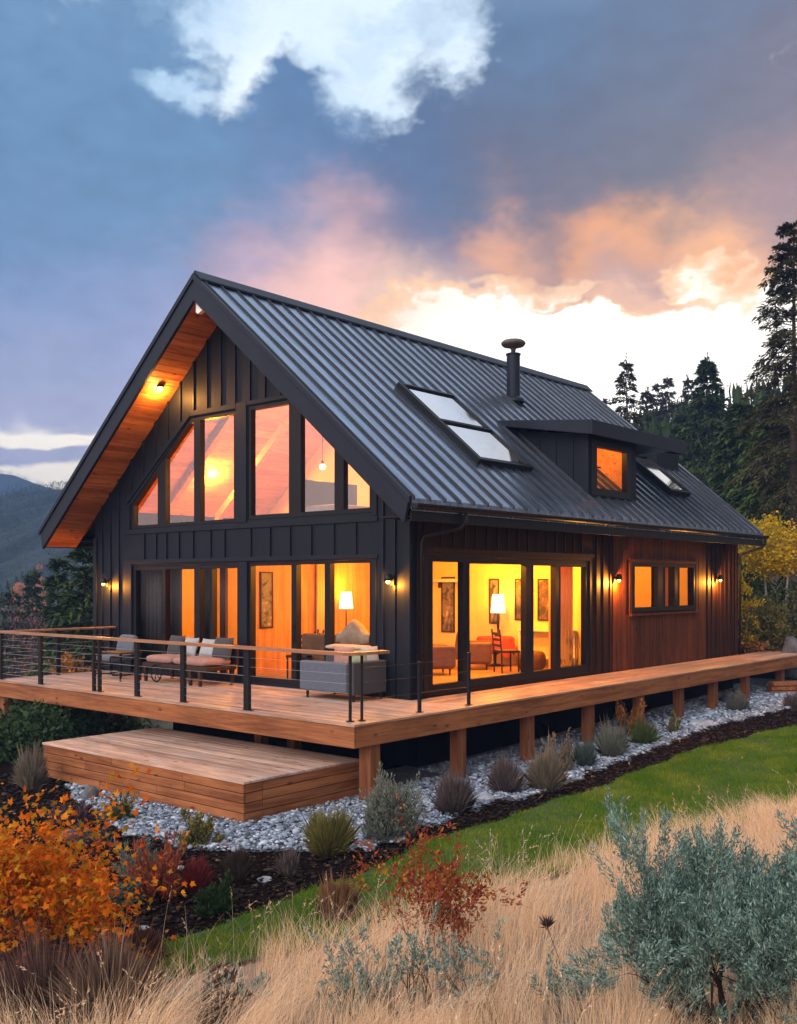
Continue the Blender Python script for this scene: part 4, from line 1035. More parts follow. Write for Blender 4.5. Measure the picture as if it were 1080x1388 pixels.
tag(o, 'rumpled tan throw heaped over the back of the brown indoor sofa', 'blanket')
lt = thing('hanging_lantern', 'dark hanging lantern at the right edge of the right gable door', 'lantern', (-1.15, 1.0, 1.9))
q = MB(); q.tube([(-1.15, 1.0, 2.72), (-1.15, 1.0, 2.18)], 0.008, 6); q.build('chain', BLACKM, lt)
q = MB(); q.lathe([(0.02, 0.30), (0.13, 0.22), (0.13, 0.20), (0.12, 0.0), (0.02, -0.03)], (-1.15, 1.0, 1.9), 6); q.build('body', BLACKM, lt)
bd = thing('loft_bed', 'bed with white bedding and wooden headboard in the loft', 'bed', (-3.5, 2.2, 3.02))
q = MB(); q.box(-4.2, -3.0, 1.2, 3.2, 3.03, 3.30); q.build('frame', DARKW, bd, bevel=0.01)
q = MB(); q.cushion((-3.6, 2.2, 3.42), (1.2, 2.0, .34), p=.25); q.build('bedding', FABW, bd, smooth=True)
q = MB(); q.box(-4.28, -4.2, 1.2, 3.2, 3.03, 4.15); q.build('headboard', DARKW, bd, bevel=0.01)
dz_ = thing('loft_dresser', 'brown wooden dresser in the loft behind the sloped right window', 'dresser', (-2.4, 3.9, 3.02))
q = MB(); q.box(-2.9, -1.9, 3.6, 4.1, 3.03, 4.05); q.build('body', INWOODZ, dz_, bevel=0.01)
for z in (3.12, 3.43, 3.74):
    q = MB(); q.box(-2.86, -1.94, 3.575, 3.598, z, z + .27); q.build('drawer', DARKW, dz_)

# ================================================================ terrain
def terr(x, y):
    x = np.asarray(x, float); y = np.asarray(y, float)
    s = (x - 3.95) * 0.982 - (y + 8.1) * 0.188
    sp = np.log1p(np.exp(np.clip(s / 0.35, -40, 40))) * 0.35
    z = -1.12 + 1.75 * (1 - np.exp(-0.112 * sp))
    z = z + 0.022 * np.clip(y - 2, 0, 13)
    sg = lambda v: 1 / (1 + np.exp(-np.clip(v, -40, 40)))
    fall = np.clip(-6.6 - x, 0, None)
    z = z - 12.0 * (1 - np.exp(-0.030 * fall)) * (1 - sg((y - 26) / 6)) - 6 * sg((-x - 60) / 15) * (1 - sg((y - 60) / 10))
    v = np.clip(y - 15, 0, None)
    z = z + 8 * (1 - np.exp(-0.035 * v)) * sg((x + 45) / 8)
    z = z + 9.0 * np.exp(-(((x + 36) / 48) ** 2 + ((y - 93) / 30) ** 2))
    z = z + 0.05 * np.sin(x * 0.9 + 1) * np.sin(y * 0.7) * sg(s * 4 - 1) + 0.6 * np.sin(x * 0.11) * np.sin(y * 0.13 + 1) * sg((y - 22) / 4)
    return z
def at_ground(px, py):
    d = FW + (px - CXP) / FPX * RT + (HOR - py) / FPX * np.array([0, 0, 1.0])
    t = np.linspace(2.5, 90, 3500)
    P = CAM + t[:, None] * d
    k = np.argmax(P[:, 2] < terr(P[:, 0], P[:, 1]))
    return P[k]
def at_base(px, dep):
    p = at_depth(px, HOR, dep)
    return np.array([p[0], p[1], float(terr(p[0], p[1]))])
def np_obj(name, V, F, m, parent=None, smooth=False):
    """V (N,3); F list of (M,k) index arrays"""
    me = bpy.data.meshes.new(name)
    V = np.asarray(V, np.float32).reshape(-1, 3)
    if parent is not None: V = V - origin(parent).astype(np.float32)
    F = [np.asarray(f, np.int32) for f in F if len(f)]
    me.vertices.add(len(V)); me.vertices.foreach_set('co', V.ravel())
    lt = np.concatenate([np.full(len(f), f.shape[1], np.int32) for f in F])
    li = np.concatenate([f.ravel() for f in F])
    me.loops.add(len(li)); me.loops.foreach_set('vertex_index', li)
    me.polygons.add(len(lt)); me.polygons.foreach_set('loop_start', np.concatenate([[0], np.cumsum(lt)[:-1]]).astype(np.int32)); me.polygons.foreach_set('loop_total', lt)
    if smooth: me.polygons.foreach_set('use_smooth', np.ones(len(lt), bool))
    me.materials.append(m); me.update(calc_edges=True)
    o = bpy.data.objects.new(name, me); COL.objects.link(o); o.parent = parent
    return o
def nz(v): return v / np.maximum(np.linalg.norm(v, axis=-1, keepdims=True), 1e-9)

def gcoords(lo, hi, c, fine, n):
    """spacing fine near c, coarse far away"""
    t = np.linspace(-1, 1, n)
    k = 5.0
    u = np.sinh(k * t) / np.sinh(k)
    return np.where(u < 0, c + u * (c - lo), c + u * (hi - c))
gx, gy = gcoords(-440, 58, 2, 0.3, 240), gcoords(-58, 285, -2, 0.3, 240)
X, Y = np.meshgrid(gx, gy, indexing='ij'); Z = terr(X, Y)
idx = np.arange(X.size).reshape(X.shape)
Fq = np.stack([idx[:-1, :-1], idx[1:, :-1], idx[1:, 1:], idx[:-1, 1:]], -1).reshape(-1, 4)
gm, g_, p_, nt_ = base_mat('ground_soil')
tcg = g_.n('ShaderNodeTexCoord'); ob = tcg.outputs['Object']
sxx = g_.vm('DOT_PRODUCT', g_.vm('SUBTRACT', ob, (3.95, -8.1, 0)), (0.982, -0.188, 0), out='v')
nn = g_.noise(ob, 1.2, 7, 0.65); nf = g_.noise(ob, 22.0, 5, 0.7)
tan_ = g_.mix(nf, (0.16, 0.10, 0.06, 1), (0.50, 0.36, 0.24, 1))
floor_ = g_.mix(g_.sm(nn, 0.35, 0.65), (0.030, 0.024, 0.014, 1), (0.065, 0.060, 0.026, 1))
nt_.links.new(g_.mix(g_.sm(g_.m('ADD', sxx, g_.m('MULTIPLY', nn, 0.6)), 0.2, 0.7), floor_, tan_), p_.inputs['Base Color'])
p_.inputs['Roughness'].default_value = 0.95
bb = g_.n('ShaderNodeBump'); bb.inputs['Distance'].default_value = 0.05; nt_.links.new(nf, bb.inputs['Height']); nt_.links.new(bb.outputs[0], p_.inputs['Normal'])
ground = kind(np_obj('ground', np.stack([X, Y, Z], -1), [Fq], gm, None, True), 'structure')

# beds laid on the ground as thin sheets
LWY = np.array([-9.5, -8.0, -7.6, -6.9, -5.4, -3.5, -2.7, -1.2, 0.2, 1.9, 4.0, 6.8, 8.4, 14, 30]); LWX = np.array([3.62, 3.66, 3.66, 3.67, 3.57, 3.25, 3.24, 3.23, 3.19, 3.11, 3.0, 3.24, 3.56, 4.4, 6.5])
GVY = np.array([-4.35, -3.13, -1.92, -1.09, -0.73, 0.55, 1.9, 2.9, 4.3, 5.4, 7.6, 8.9, 11.2, 15]); GVX = np.array([3.0, 2.82, 2.66, 2.55, 2.8, 2.72, 2.5, 2.46, 2.36, 2.30, 2.2, 2.42, 2.61, 3.0])
GLX = np.array([-6.0, -5, -3.2, -1.07, 0.17, 1.1, 1.58, 2.13, 2.6, 3.0]); GLY = np.array([-3.0, -3.6, -4.54, -5.37, -5.64, -5.70, -5.46, -5.03, -4.65, -4.3])
lawn_x = lambda y: np.interp(y, LWY, LWX) + 0.05 * np.sin(y * 2.3) + 0.03 * np.sin(y * 5.9 + 1)
grass_x = lambda y: 3.95 + (y + 8.1) * 0.188 / 0.982 + 0.10 * np.sin(y * 1.7) + 0.06 * np.sin(y * 4.1)
def in_gravel(x, y, pad=0.0):
    wob = 0.06 * np.sin(x * 5 + y * 7) + 0.04 * np.sin(y * 13)
    a = (y >= -4.35) & (x < np.interp(y, GVY, GVX) + wob + pad) & (x > -0.3) & (y < 15.5)
    b = (y < -4.2) & (x < 3.0) & (x > -5.8) & (y > np.interp(x, GLX, GLY) + wob - pad)
    c = (x > -5.8) & (x <= -0.3) & (y >= -4.35) & (y < -2.2) & (y > np.interp(x, GLX, GLY) + wob - pad)
    return a | b | c
def sheet(name, test, x0, x1, y0, y1, step, off, m):
    xs, ys = np.arange(x0, x1, step), np.arange(y0, y1, step)
    X, Y = np.meshgrid(xs, ys, indexing='ij')
    Z = terr(X, Y) + off
    i = np.arange(X.size).reshape(X.shape)
    F = np.stack([i[:-1, :-1], i[1:, :-1], i[1:, 1:], i[:-1, 1:]], -1).reshape(-1, 4)
    cx, cy_ = X.ravel()[F].mean(1), Y.ravel()[F].mean(1)
    F = F[test(cx, cy_)]
    return kind(np_obj(name, np.stack([X, Y, Z], -1), [F], m, None, True), 'structure')
MULCH = mat('dark_mulch', (0.005, 0.0035, 0.003), 0.95, var=0.5, scale=18, spec=0.0, col2=(0.018, 0.011, 0.009), bump=0.9, bscale=45, bdist=0.03)
GRAVB = mat('gravel_base', (0.03, 0.034, 0.042), 0.9, scale=25, col2=(0.14, 0.155, 0.18), bump=0.8, bscale=60, bdist=0.03)
LAWNB = mat('lawn_base', (0.020, 0.040, 0.008), 0.95, scale=6, col2=(0.045, 0.085, 0.016), bump=0.6, bscale=60)
sheet('mulch_bed', lambda x, y: (x < lawn_x(y)) & (x > -6.5), -6.6, 5.2, -10.2, 17, 0.06, 0.03, MULCH)
sheet('gravel_bed', lambda x, y: in_gravel(x, y, 0.02), -6.0, 3.3, -6.0, 15.6, 0.06, 0.045, GRAVB)
sheet('lawn', lambda x, y: (x >= lawn_x(y) - 0.03) & (x < grass_x(y) + 0.75) & (y > -8.9), 2.8, 11.5, -9.0, 24, 0.08, 0.035, LAWNB)

# ================================================================ loose stones, chips, blades
R_ = np.random.default_rng(7)
ICO_V = []; t = (1 + 5 ** 0.5) / 2
ICO_V = nz(np.array([(-1, t, 0), (1, t, 0), (-1, -t, 0), (1, -t, 0), (0, -1, t), (0, 1, t), (0, -1, -t), (0, 1, -t), (t, 0, -1), (t, 0, 1), (-t, 0, -1), (-t, 0, 1)], float))
ICO_F = np.array([(0, 11, 5), (0, 5, 1), (0, 1, 7), (0, 7, 10), (0, 10, 11), (1, 5, 9), (5, 11, 4), (11, 10, 2), (10, 7, 6), (7, 1, 8), (3, 9, 4), (3, 4, 2), (3, 2, 6), (3, 6, 8), (3, 8, 9), (4, 9, 5), (2, 4, 11), (6, 2, 10), (8, 6, 7), (9, 8, 1)])
def rotz(a):
    c, s = np.cos(a), np.sin(a); o = np.zeros_like(a); i = o + 1
    return np.stack([np.stack([c, -s, o], -1), np.stack([s, c, o], -1), np.stack([o, o, i], -1)], -2)
def stones(P, size, flat=0.5):
    n = len(P)
    V = ICO_V[None] * (1 + R_.uniform(-.28, .28, (n, 12, 1)))
    V = V * np.stack([size * R_.uniform(.8, 1.5, n), size * R_.uniform(.5, .9, n), size * flat * R_.uniform(.6, 1.2, n)], -1)[:, None]
    tl = R_.normal(0, .35, n); c, s = np.cos(tl), np.sin(tl)
    V = np.stack([V[..., 0], V[..., 1] * c[:, None] - V[..., 2] * s[:, None], V[..., 1] * s[:, None] + V[..., 2] * c[:, None]], -1)
    V = np.einsum('nij,nkj->nki', rotz(R_.uniform(0, 6.28, n)), V) + P[:, None]
    F = ICO_F[None] + 12 * np.arange(n)[:, None, None]
    return V.reshape(-1, 3), F.reshape(-1, 3)
GRAV = leafm('pale_gravel', [(0.07, 0.085, 0.11), (0.22, 0.255, 0.31), (0.13, 0.15, 0.185), (0.36, 0.41, 0.48), (0.10, 0.115, 0.145), (0.27, 0.29, 0.32), (0.48, 0.52, 0.58)], 0.75, 0.0)
n = 90000
x = R_.uniform(-5.8, 3.2, n); y = R_.uniform(-6, 14.5, n)
dens = np.where(y > 6, 0.6, 1.0)
k = in_gravel(x, y) & (R_.uniform(0, 1, n) < dens) & ~((x < SX1 - .05) & (x > SX0) & (y > SY0 + .05) & (y < 0)) & ((x > 0.15) | (y < -3.9))
x, y = x[k], y[k]
V, F = stones(np.stack([x, y, terr(x, y) + 0.055 + R_.uniform(-.01, .025, len(x))], -1), np.where(y > 6, 0.038, 0.029) * R_.lognormal(0, .35, len(x)))
kind(np_obj('gravel', V, [F], GRAV), 'stuff')
# gravel scattered onto the mulch, and bark chips
CHIP = leafm('bark_chips', [(0.006, 0.004, 0.003), (0.014, 0.009, 0.007), (0.028, 0.017, 0.013), (0.010, 0.007, 0.006), (0.07, 0.045, 0.033)], 0.9, 0.0)
n = 60000
x = R_.uniform(-5.5, 4.6, n); y = R_.uniform(-9.5, 13, n)
k = (x < lawn_x(y)) & ~in_gravel(x, y, -0.1) & (x > -5.0) & ((x > 1.4) | (y < -4.2))
x, y = x[k], y[k]
V, F = stones(np.stack([x, y, terr(x, y) + 0.035 + R_.uniform(0, .03, len(x))], -1), 0.022 * R_.lognormal(0, .4, len(x)), 0.3)
kind(np_obj('bark_mulch', V, [F], CHIP), 'stuff')

def blades(P, h, lean, w, S=3, curl=0.0):
    n = len(P); tt = np.linspace(0, 1, S + 1)
    side = R_.uniform(0, 6.28, n); sv = np.stack([np.cos(side), np.sin(side), np.zeros(n)], -1)
    ln = np.linalg.norm(lean, axis=1)
    C = P[:, None, :] + np.zeros((n, S + 1, 3))
    C[:, :, :2] += lean[:, None, :] * (h[:, None] * tt[None] ** 1.8)[..., None]
    C[:, :, 2] += h[:, None] * (tt[None] * (1 - 0.32 * np.clip(ln, 0, 1.6)[:, None] * tt[None] ** 1.5))
    wd = (w[:, None] * np.clip(1 - tt[None], 0.06, 1) ** 0.7)[..., None]
    V = np.stack([C - sv[:, None] * wd / 2, C + sv[:, None] * wd / 2], 2)
    b = np.arange(n)[:, None] * (2 * (S + 1)) + 2 * np.arange(S)[None]
    F = np.stack([b, b + 1, b + 3, b + 2], -1).reshape(-1, 4)
    return V.reshape(-1, 3), F
LAWN = leafm('lawn_blades', [(0.038, 0.105, 0.003), (0.062, 0.165, 0.004), (0.105, 0.22, 0.006), (0.048, 0.125, 0.004), (0.16, 0.21, 0.012)], 0.55, 0.35)
n = 350000
x = R_.uniform(2.9, 9, n); y = R_.uniform(-8.9, 16, n)
k = (x > lawn_x(y)) & (x < grass_x(y) + 0.75); x, y = x[k], y[k]
dl_ = (x - CAM[0]) * RT[0] + (y - CAM[1]) * RT[1]; dd = (x - CAM[0]) * FW[0] + (y - CAM[1]) * FW[1]
k = (np.abs(dl_) < 0.68 * dd + .4); x, y = x[k], y[k]
hgt = R_.uniform(.035, .075, len(x)) * (1 + .35 * np.sin(x * 3 + y * 2.1) * np.sin(y * 1.3))
V, F = blades(np.stack([x, y, terr(x, y) + 0.03], -1), hgt, R_.normal(0, .45, (len(x), 2)), np.full(len(x), .008), 2)
nt_ = LAWN.node_tree; g_ = G(nt_); pr = nt_.nodes['Principled BSDF']; src = pr.inputs['Base Color'].links[0].from_socket
pt = g_.noise(g_.n('ShaderNodeTexCoord').outputs['Object'], 0.9, 5, 0.65)
cc_ = g_.mix(g_.sm(pt, 0.42, 0.68), src, g_.vm('MULTIPLY', src, (2.4, 1.45, 1.2)))
nt_.links.new(cc_, pr.inputs['Base Color']); nt_.links.new(cc_, [n_ for n_ in nt_.nodes if n_.type == 'BSDF_TRANSLUCENT'][0].inputs[0])
kind(np_obj('lawn_grass', V, [F], LAWN), 'stuff')

DRY = leafm('dry_grass_blades', [(0.60, 0.36, 0.18), (0.88, 0.63, 0.40), (0.92, 0.70, 0.47), (0.80, 0.54, 0.32), (0.94, 0.77, 0.55), (0.70, 0.43, 0.24), (0.90, 0.65, 0.41)], 0.6, 0.5)
def frustum_pts(n, d0, d1):
    d = np.sqrt(R_.uniform(d0 ** 2, d1 ** 2, n)); l = R_.uniform(-.62, .74, n) * d
    P = CAM[None, :2] + d[:, None] * FW[None, :2] + l[:, None] * RT[None, :2]
    return P[:, 0], P[:, 1], d
x1, y1, d1_ = frustum_pts(222000, 6.0, 19); x2, y2, d2_ = frustum_pts(62000, 2.0, 6.0)
x = np.r_[x1, x2]; y = np.r_[y1, y2]; d_ = np.r_[d1_, d2_]
s = x - grass_x(y) - 0.38 - 0.18 * np.clip((-3.5 - y) / 2, 0, 1)
keep = (s > 0.0 + R_.exponential(0.10, len(x)) - 0.12) & (y < 14)
# tussocks: thin the ground between clumps
cl = np.sin(x * 5.1 + 1.3 * np.sin(y * 3.3)) * np.sin(y * 4.7 + 1.1 * np.sin(x * 2.9))
keep &= R_.uniform(0, 1, len(x)) < 0.50 + 0.55 * cl
lcx = (x - CAM[0]) * RT[0] + (y - CAM[1]) * RT[1]
sparse = (lcx / d_ < -0.14) & (s < 1.2)
keep &= ~(sparse & (R_.uniform(0, 1, len(x)) < 0.45))
x, y, s, d_, cl = x[keep], y[keep], s[keep], d_[keep], cl[keep]
wl = np.stack([0.35 * np.sin(x * .8 + y * .5) + 0.25 * np.sin(y * 1.9 + x), 0.3 * np.cos(x * 1.1 - y * .6) + .2 * np.sin(x * 2.3)], -1)
CLEAR = [((985, 1400), .85), ((1095, 1400), .7), ((592, 1316), .42), ((560, 1384), .55), ((296, 1386), .4), ((455, 1392), .3), ((775, 1392), .3), ((312, 1392), .25), ((40, 1345), 1.0), ((768, 1345), .15), ((60, 1388), 1.1), ((160, 1388), .9), ((250, 1388), .35)]
free = np.ones(len(x))
for q_, r_ in CLEAR:
    b_ = at_ground(*q_); free = np.minimum(free, np.clip((np.hypot(x - b_[0], y - b_[1]) / r_), .28, 1))
tus = np.stack([np.cos(x * 5.1), np.cos(y * 4.7)], -1) * 0.28
hgt = R_.uniform(.28, .66, len(x)) * free * np.clip(.38 + s * .42, .36, 1) * (1 + .38 * cl) * np.clip(.55 + d_ / 16, .6, 1)
V, F = blades(np.stack([x, y, terr(x, y) - .01], -1), hgt, 0.8 * wl + tus + R_.normal(0, .20, (len(x), 2)), R_.uniform(.0022, .0046, len(x)) * np.clip(d_ / 6, .8, 1.7), 4)
kind(np_obj('dry_grass', V, [F], DRY), 'stuff')
# taller seed stalks along the edge of the dry grass
GST = leafm('green_gold_stalks', [(0.35, 0.34, 0.15), (0.55, 0.48, 0.28), (0.66, 0.55, 0.36), (0.25, 0.28, 0.10)], 0.6, 0.35)
x, y, d_ = frustum_pts(23000, 5, 18); s = x - grass_x(y) - .35; k = (s > -.15) & (s < .5) & (y < 14) & (R_.uniform(0, 1, len(x)) < .5); x, y = x[k], y[k]
V, F = blades(np.stack([x, y, terr(x, y)], -1), R_.uniform(.18, .55, len(x)), R_.normal(0, .35, (len(x), 2)) + np.array([.1, .1]), np.full(len(x), .0045), 5)
kind(np_obj('grass_stalks', V, [F], GST), 'stuff')

# ================================================================ plant builders
def diamonds(P, D, L_, W_, rng, fold=0.25, up=None):
    n = len(P); D = nz(D)
    A = rng.normal(0, 1, (n, 3)) if up is None else up + rng.normal(0, .35, (n, 3))
    S = nz(np.cross(D, A)); N = np.cross(S, D)
    mid = P + D * (L_ * .45)[:, None]
    V = np.stack([P, mid + S * (W_ / 2)[:, None] + N * (W_ * fold)[:, None], P + D * L_[:, None], mid - S * (W_ / 2)[:, None] + N * (W_ * fold)[:, None]], 1)
    return V.reshape(-1, 3), (np.arange(n)[:, None] * 4 + np.arange(4)[None])
LT = [(0, 0), (.10, .04), (.34, .02), (.30, .22), (.50, .46), (.24, .46), (.16, .62), (0, 1.0)]
LT = np.array(LT + [(-a, b) for a, b in LT[-2:0:-1]]) 
def lobed(P, D, size, rng):
    n = len(P); D = nz(D); A = np.array([0, 0, 1.0]) + rng.normal(0, .55, (n, 3)); S = nz(np.cross(D, A)); N = np.cross(S, D)
    k = len(LT); T = LT
    q = P[:, None] + (D[:, None] * T[None, :, 1:2] + S[:, None] * T[None, :, 0:1] - N[:, None] * (0.5 * T[None, :, 0:1] ** 2 + .25 * (T[None, :, 1:2] - .4) ** 2)) * size[:, None, None]
    c = P[:, None] + D[:, None] * (.38 * size)[:, None, None]
    V = np.concatenate([c, q], 1)
    i = np.arange(k); F = np.stack([np.zeros(k, int), 1 + i, 1 + (i + 1) % k], -1)
    return V.reshape(-1, 3), (F[None] + (k + 1) * np.arange(n)[:, None, None]).reshape(-1, 3)
def cyls(segs, sides=5):
    A = np.array([s[0] for s in segs], float); B = np.array([s[1] for s in segs], float); ra = np.array([s[2] for s in segs]); rb = np.array([s[3] for s in segs])
    D = nz(B - A); ref = np.where(np.abs(D[:, 2:3]) > .9, np.array([1., 0, 0]), np.array([0, 0, 1.])); U = nz(np.cross(D, ref)); W = np.cross(D, U)
    a = np.arange(sides) * 2 * np.pi / sides
    ring = U[:, None] * np.cos(a)[None, :, None] + W[:, None] * np.sin(a)[None, :, None]
    V = np.concatenate([A[:, None] + ring * ra[:, None, None], B[:, None] + ring * rb[:, None, None]], 1)
    i = np.arange(sides); j = (i + 1) % sides
    F = np.stack([i, j, sides + j, sides + i], -1)
    return V.reshape(-1, 3), (F[None] + 2 * sides * np.arange(len(A))[:, None, None]).reshape(-1, 4)
def skeleton(rng, base, n0, L0, spread, levels, kids, r0, up=0.25, shrink=0.62, wob=0.25, jit=0.03):
    segs, tips = [], []
    def grow(p, d, L, r, lv):
        m = 3
        for k in range(m):
            d = d + rng.normal(0, wob / m ** .5, 3) + np.array([0, 0, up / m]); d /= np.linalg.norm(d)
            q = p + d * L / m; r2 = r * (1 - .16 * (k + 1))
            segs.append((p, q, r, r2)); p, r = q, r2
            if lv > 0 and k >= (0 if lv < levels else 1):
                for _ in range(kids if k == m - 1 else max(1, kids - 1)):
                    e = d + rng.normal(0, .62, 3); e /= np.linalg.norm(e)
                    grow(p, e, L * shrink * rng.uniform(.7, 1.15), r * .68, lv - 1)
        if lv == 0: tips.append((p - d * L * .8, d, L))
    for i in range(n0):
        a = 2 * np.pi * (i + rng.uniform(-.4, .4)) / n0; tl = spread * rng.uniform(.35, 1.0)
        d = np.array([np.cos(a) * np.sin(tl), np.sin(a) * np.sin(tl), np.cos(tl)])
        grow(np.array(base, float) + np.array([np.cos(a), np.sin(a), 0]) * jit * rng.uniform(0, 1), d, L0 * rng.uniform(.75, 1.15), r0, levels)
    return segs, tips
def plant(name, label, cat, loc, group, crown, stems, crown_m, stem_m, cname='foliage', sname='stems'):
    t = thing(name, label, cat, tuple(loc), group)
    if stems is not None: np_obj(sname, stems[0] + np.array(loc), [stems[1]], stem_m, t)
    if crown is not None: np_obj(cname, crown[0] + np.array(loc), [crown[1]], crown_m, t)
    return t
def merge(*parts):
    Vs, Fs, o = [], [], 0
    for V, F in parts: Vs.append(V); Fs.append(F + o); o += len(V)
    return np.concatenate(Vs), np.concatenate(Fs)
def conifer(rng, H, Rb, whorls=26, per=6, n_leaf=34, ls=0.30, droop=0.25, base=0.10, gap=0.0, wleaf=0.34, clump=0.0, taper=0.85, rtr=None):
    rtr = rtr or H * 0.014
    tz = np.linspace(0, 1, 9); segs = []
    wob = np.cumsum(rng.normal(0, .004 * H, (9, 2)), 0)
    pts = np.c_[wob * tz[:, None], tz * H]; pts[:, 2] -= 0.3 * (tz == 0)
    for a, b, ta, tb in zip(pts[:-1], pts[1:], tz[:-1], tz[1:]): segs.append((a, b, rtr * (1 - ta * .93), rtr * (1 - tb * .93)))
    trunk = cyls(segs, 8)
    S, A, L_, Tz = [], [], [], []
    for w in range(whorls):
        tt = base + (1 - base) * (w + rng.uniform(-.4, .4)) / whorls
        if tt > .985: tt = .985
        for k in range(per):
            if rng.uniform() < gap: continue
            S.append(tt + rng.normal(0, .008)); A.append(2 * np.pi * (k + rng.uniform(-.5, .5)) / per + w * 1.3)
            L_.append(Rb * (1 - tt) ** taper * rng.uniform(.55, 1.12) * (1 if tt > base + .08 else rng.uniform(.4, 1)) + .02 * H * rng.uniform(.4, 1)); Tz.append(tt)
    S, A, L_, Tz = map(np.array, (S, A, L_, Tz))
    P0 = np.stack([np.interp(S, tz, pts[:, 0]), np.interp(S, tz, pts[:, 1]), S * H], -1)
    dirh = np.stack([np.cos(A), np.sin(A), 0 * A], -1)
    rise = (Tz - .42) * .9 + rng.normal(0, .12, len(S))
    def at(t): return P0 + dirh * (L_ * t)[:, None] + np.array([0, 0, 1.]) * (L_ * (rise * t - droop * t * t))[:, None]
    one = np.ones(len(S)); bs = list(zip(at(0 * one), at(.5 * one), L_ * .012 + .008, L_ * .008 + .004)) + list(zip(at(.5 * one), at(.97 * one), L_ * .008 + .004, L_ * .002 + .002))
    br = cyls(bs, 4)
    m = n_leaf; n = len(S)
    t = rng.uniform(.08, 1, (n, m)) ** .8
    if clump:
        cc = rng.uniform(.35, 1, (n, 3)); pick = rng.integers(0, 3, (n, m)); t = np.where(rng.uniform(0, 1, (n, m)) < clump, np.clip(np.take_along_axis(cc, pick, 1) + rng.normal(0, .055, (n, m)), .1, 1.03), t)
    I = np.repeat(np.arange(n), m); tt = t.ravel(); Lb = L_[I]
    P = P0[I] + dirh[I] * (Lb * tt)[:, None] + np.array([0, 0, 1.]) * (Lb * (rise[I] * tt - droop * tt * tt))[:, None]
    lat = np.stack([-dirh[I, 1], dirh[I, 0], 0 * tt], -1)
    off = rng.normal(0, .17, len(I)) * Lb * (1.1 - tt * .7)
    P = P + lat * off[:, None] + np.array([0, 0, 1.]) * rng.normal(0, .05, len(I))[:, None] * Lb[:, None]
    D = dirh[I] * .7 + lat * (np.sign(off) * .75)[:, None] + np.array([0, 0, 1.]) * (rise[I] - 2 * droop * tt - .12)[:, None] + rng.normal(0, .28, (len(I), 3))
    cr = diamonds(P, D, ls * rng.uniform(.6, 1.3, len(I)) * (H / 10) ** .25, ls * wleaf * rng.uniform(.7, 1.3, len(I)), rng, .15, np.array([0, 0, 1.]))
    top_ = diamonds(np.tile(pts[-1] - [0, 0, .04 * H], (40, 1)) + rng.normal(0, .012 * H, (40, 3)) * [.5, .5, 1.6], rng.normal(0, .35, (40, 3)) + [0, 0, .8], np.full(40, ls * .8), np.full(40, ls * .25), rng)
    return merge(cr, top_), trunk, br
def tree(rng_seed, name, label, loc, group, crown_m, bark, **k):
    rng = np.random.default_rng(rng_seed)
    cr, tr, br = conifer(rng, **k)
    t = thing(name, label, 'tree', tuple(loc), group)
    np_obj('trunk', tr[0] + loc, [tr[1]], bark, t, True); np_obj('limbs', br[0] + loc, [br[1]], bark, t); np_obj('crown', cr[0] + loc, [cr[1]], crown_m, t)
    return t
BARK = mat('conifer_bark', (0.06, 0.042, 0.034), 0.9, var=0.4, scale=6, stretch=(4, 4, .7), bump=0.5, bscale=20)
PALEB = mat('pale_bark', (0.42, 0.39, 0.36), 0.8, var=0.3, scale=5, stretch=(1, 1, 4))
TWIG = mat('dark_twig', (0.028, 0.018, 0.014), 0.9, var=0.4, scale=12)
TWIGR = mat('reddish_twig', (0.075, 0.030, 0.022), 0.9, var=0.4, scale=12)
FIR = leafm('fir_needles', [(0.016, 0.030, 0.010), (0.034, 0.056, 0.016), (0.062, 0.088, 0.024), (0.022, 0.040, 0.014)], 0.6, 0.2)
FIRB = leafm('bright_fir_needles', [(0.026, 0.046, 0.010), (0.062, 0.098, 0.020), (0.10, 0.135, 0.032), (0.034, 0.060, 0.016)], 0.6, 0.2)
PINE = leafm('pine_needles', [(0.030, 0.030, 0.012), (0.060, 0.055, 0.022), (0.092, 0.080, 0.034), (0.042, 0.042, 0.018)], 0.6, 0.25)

# ================================================================ trees right of the cabin
def htop(px, py, dep, base): return float(at_depth(px, py, dep)[2] - base[2])
b = at_base(1074, 34)
tree(1, 'pine_tree', 'very tall sparse pine at the right edge of the picture', b, None, PINE, BARK, H=htop(1074, 303, 34, b), Rb=2.6, whorls=38, per=6, n_leaf=105, ls=0.20, droop=.38, base=.30, gap=.12, clump=.75, wleaf=.30, taper=.62, rtr=.20)
b = at_base(957, 56)
tree(2, 'fir_tree', 'tall pointed fir standing clear above the dark woods right of the dormer', b, None, FIR, BARK, H=htop(957, 485, 56, b), Rb=3.2, whorls=34, per=7, n_leaf=46, ls=.34, droop=.45, base=.04, clump=.3)
b = at_base(851, 58)
tree(3, 'fir_tree', 'loose fir just right of the roof ridge end, tallest above the dormer', b, None, PINE, BARK, H=htop(851, 488, 58, b), Rb=2.3, whorls=30, per=6, n_leaf=36, ls=.30, droop=.4, base=.04, gap=.15, clump=.5)
fl_ = [(1008, 545, 43, 4, 'broad dark fir below the tall pine, right of the pointed fir', FIR, 3.6), (1046, 560, 39, 5, 'bushy green fir crowding the trunk of the tall pine', FIRB, 3.4), (985, 610, 47, 6, 'mid-sized fir filling the gap right of the dormer roof', FIR, 3.0),
       (925, 560, 66, 7, 'shadowy fir left of the tall pointed fir', FIR, 2.8), (1090, 600, 37, 8, 'dark fir cut off by the right picture edge', FIRB, 3.2), (940, 640, 52, 9, 'low fir behind the far end of the dormer roof', FIRB, 3.0), (1020, 640, 40, 10, 'lower bright fir above the back eave of the roof', FIRB, 2.8)]
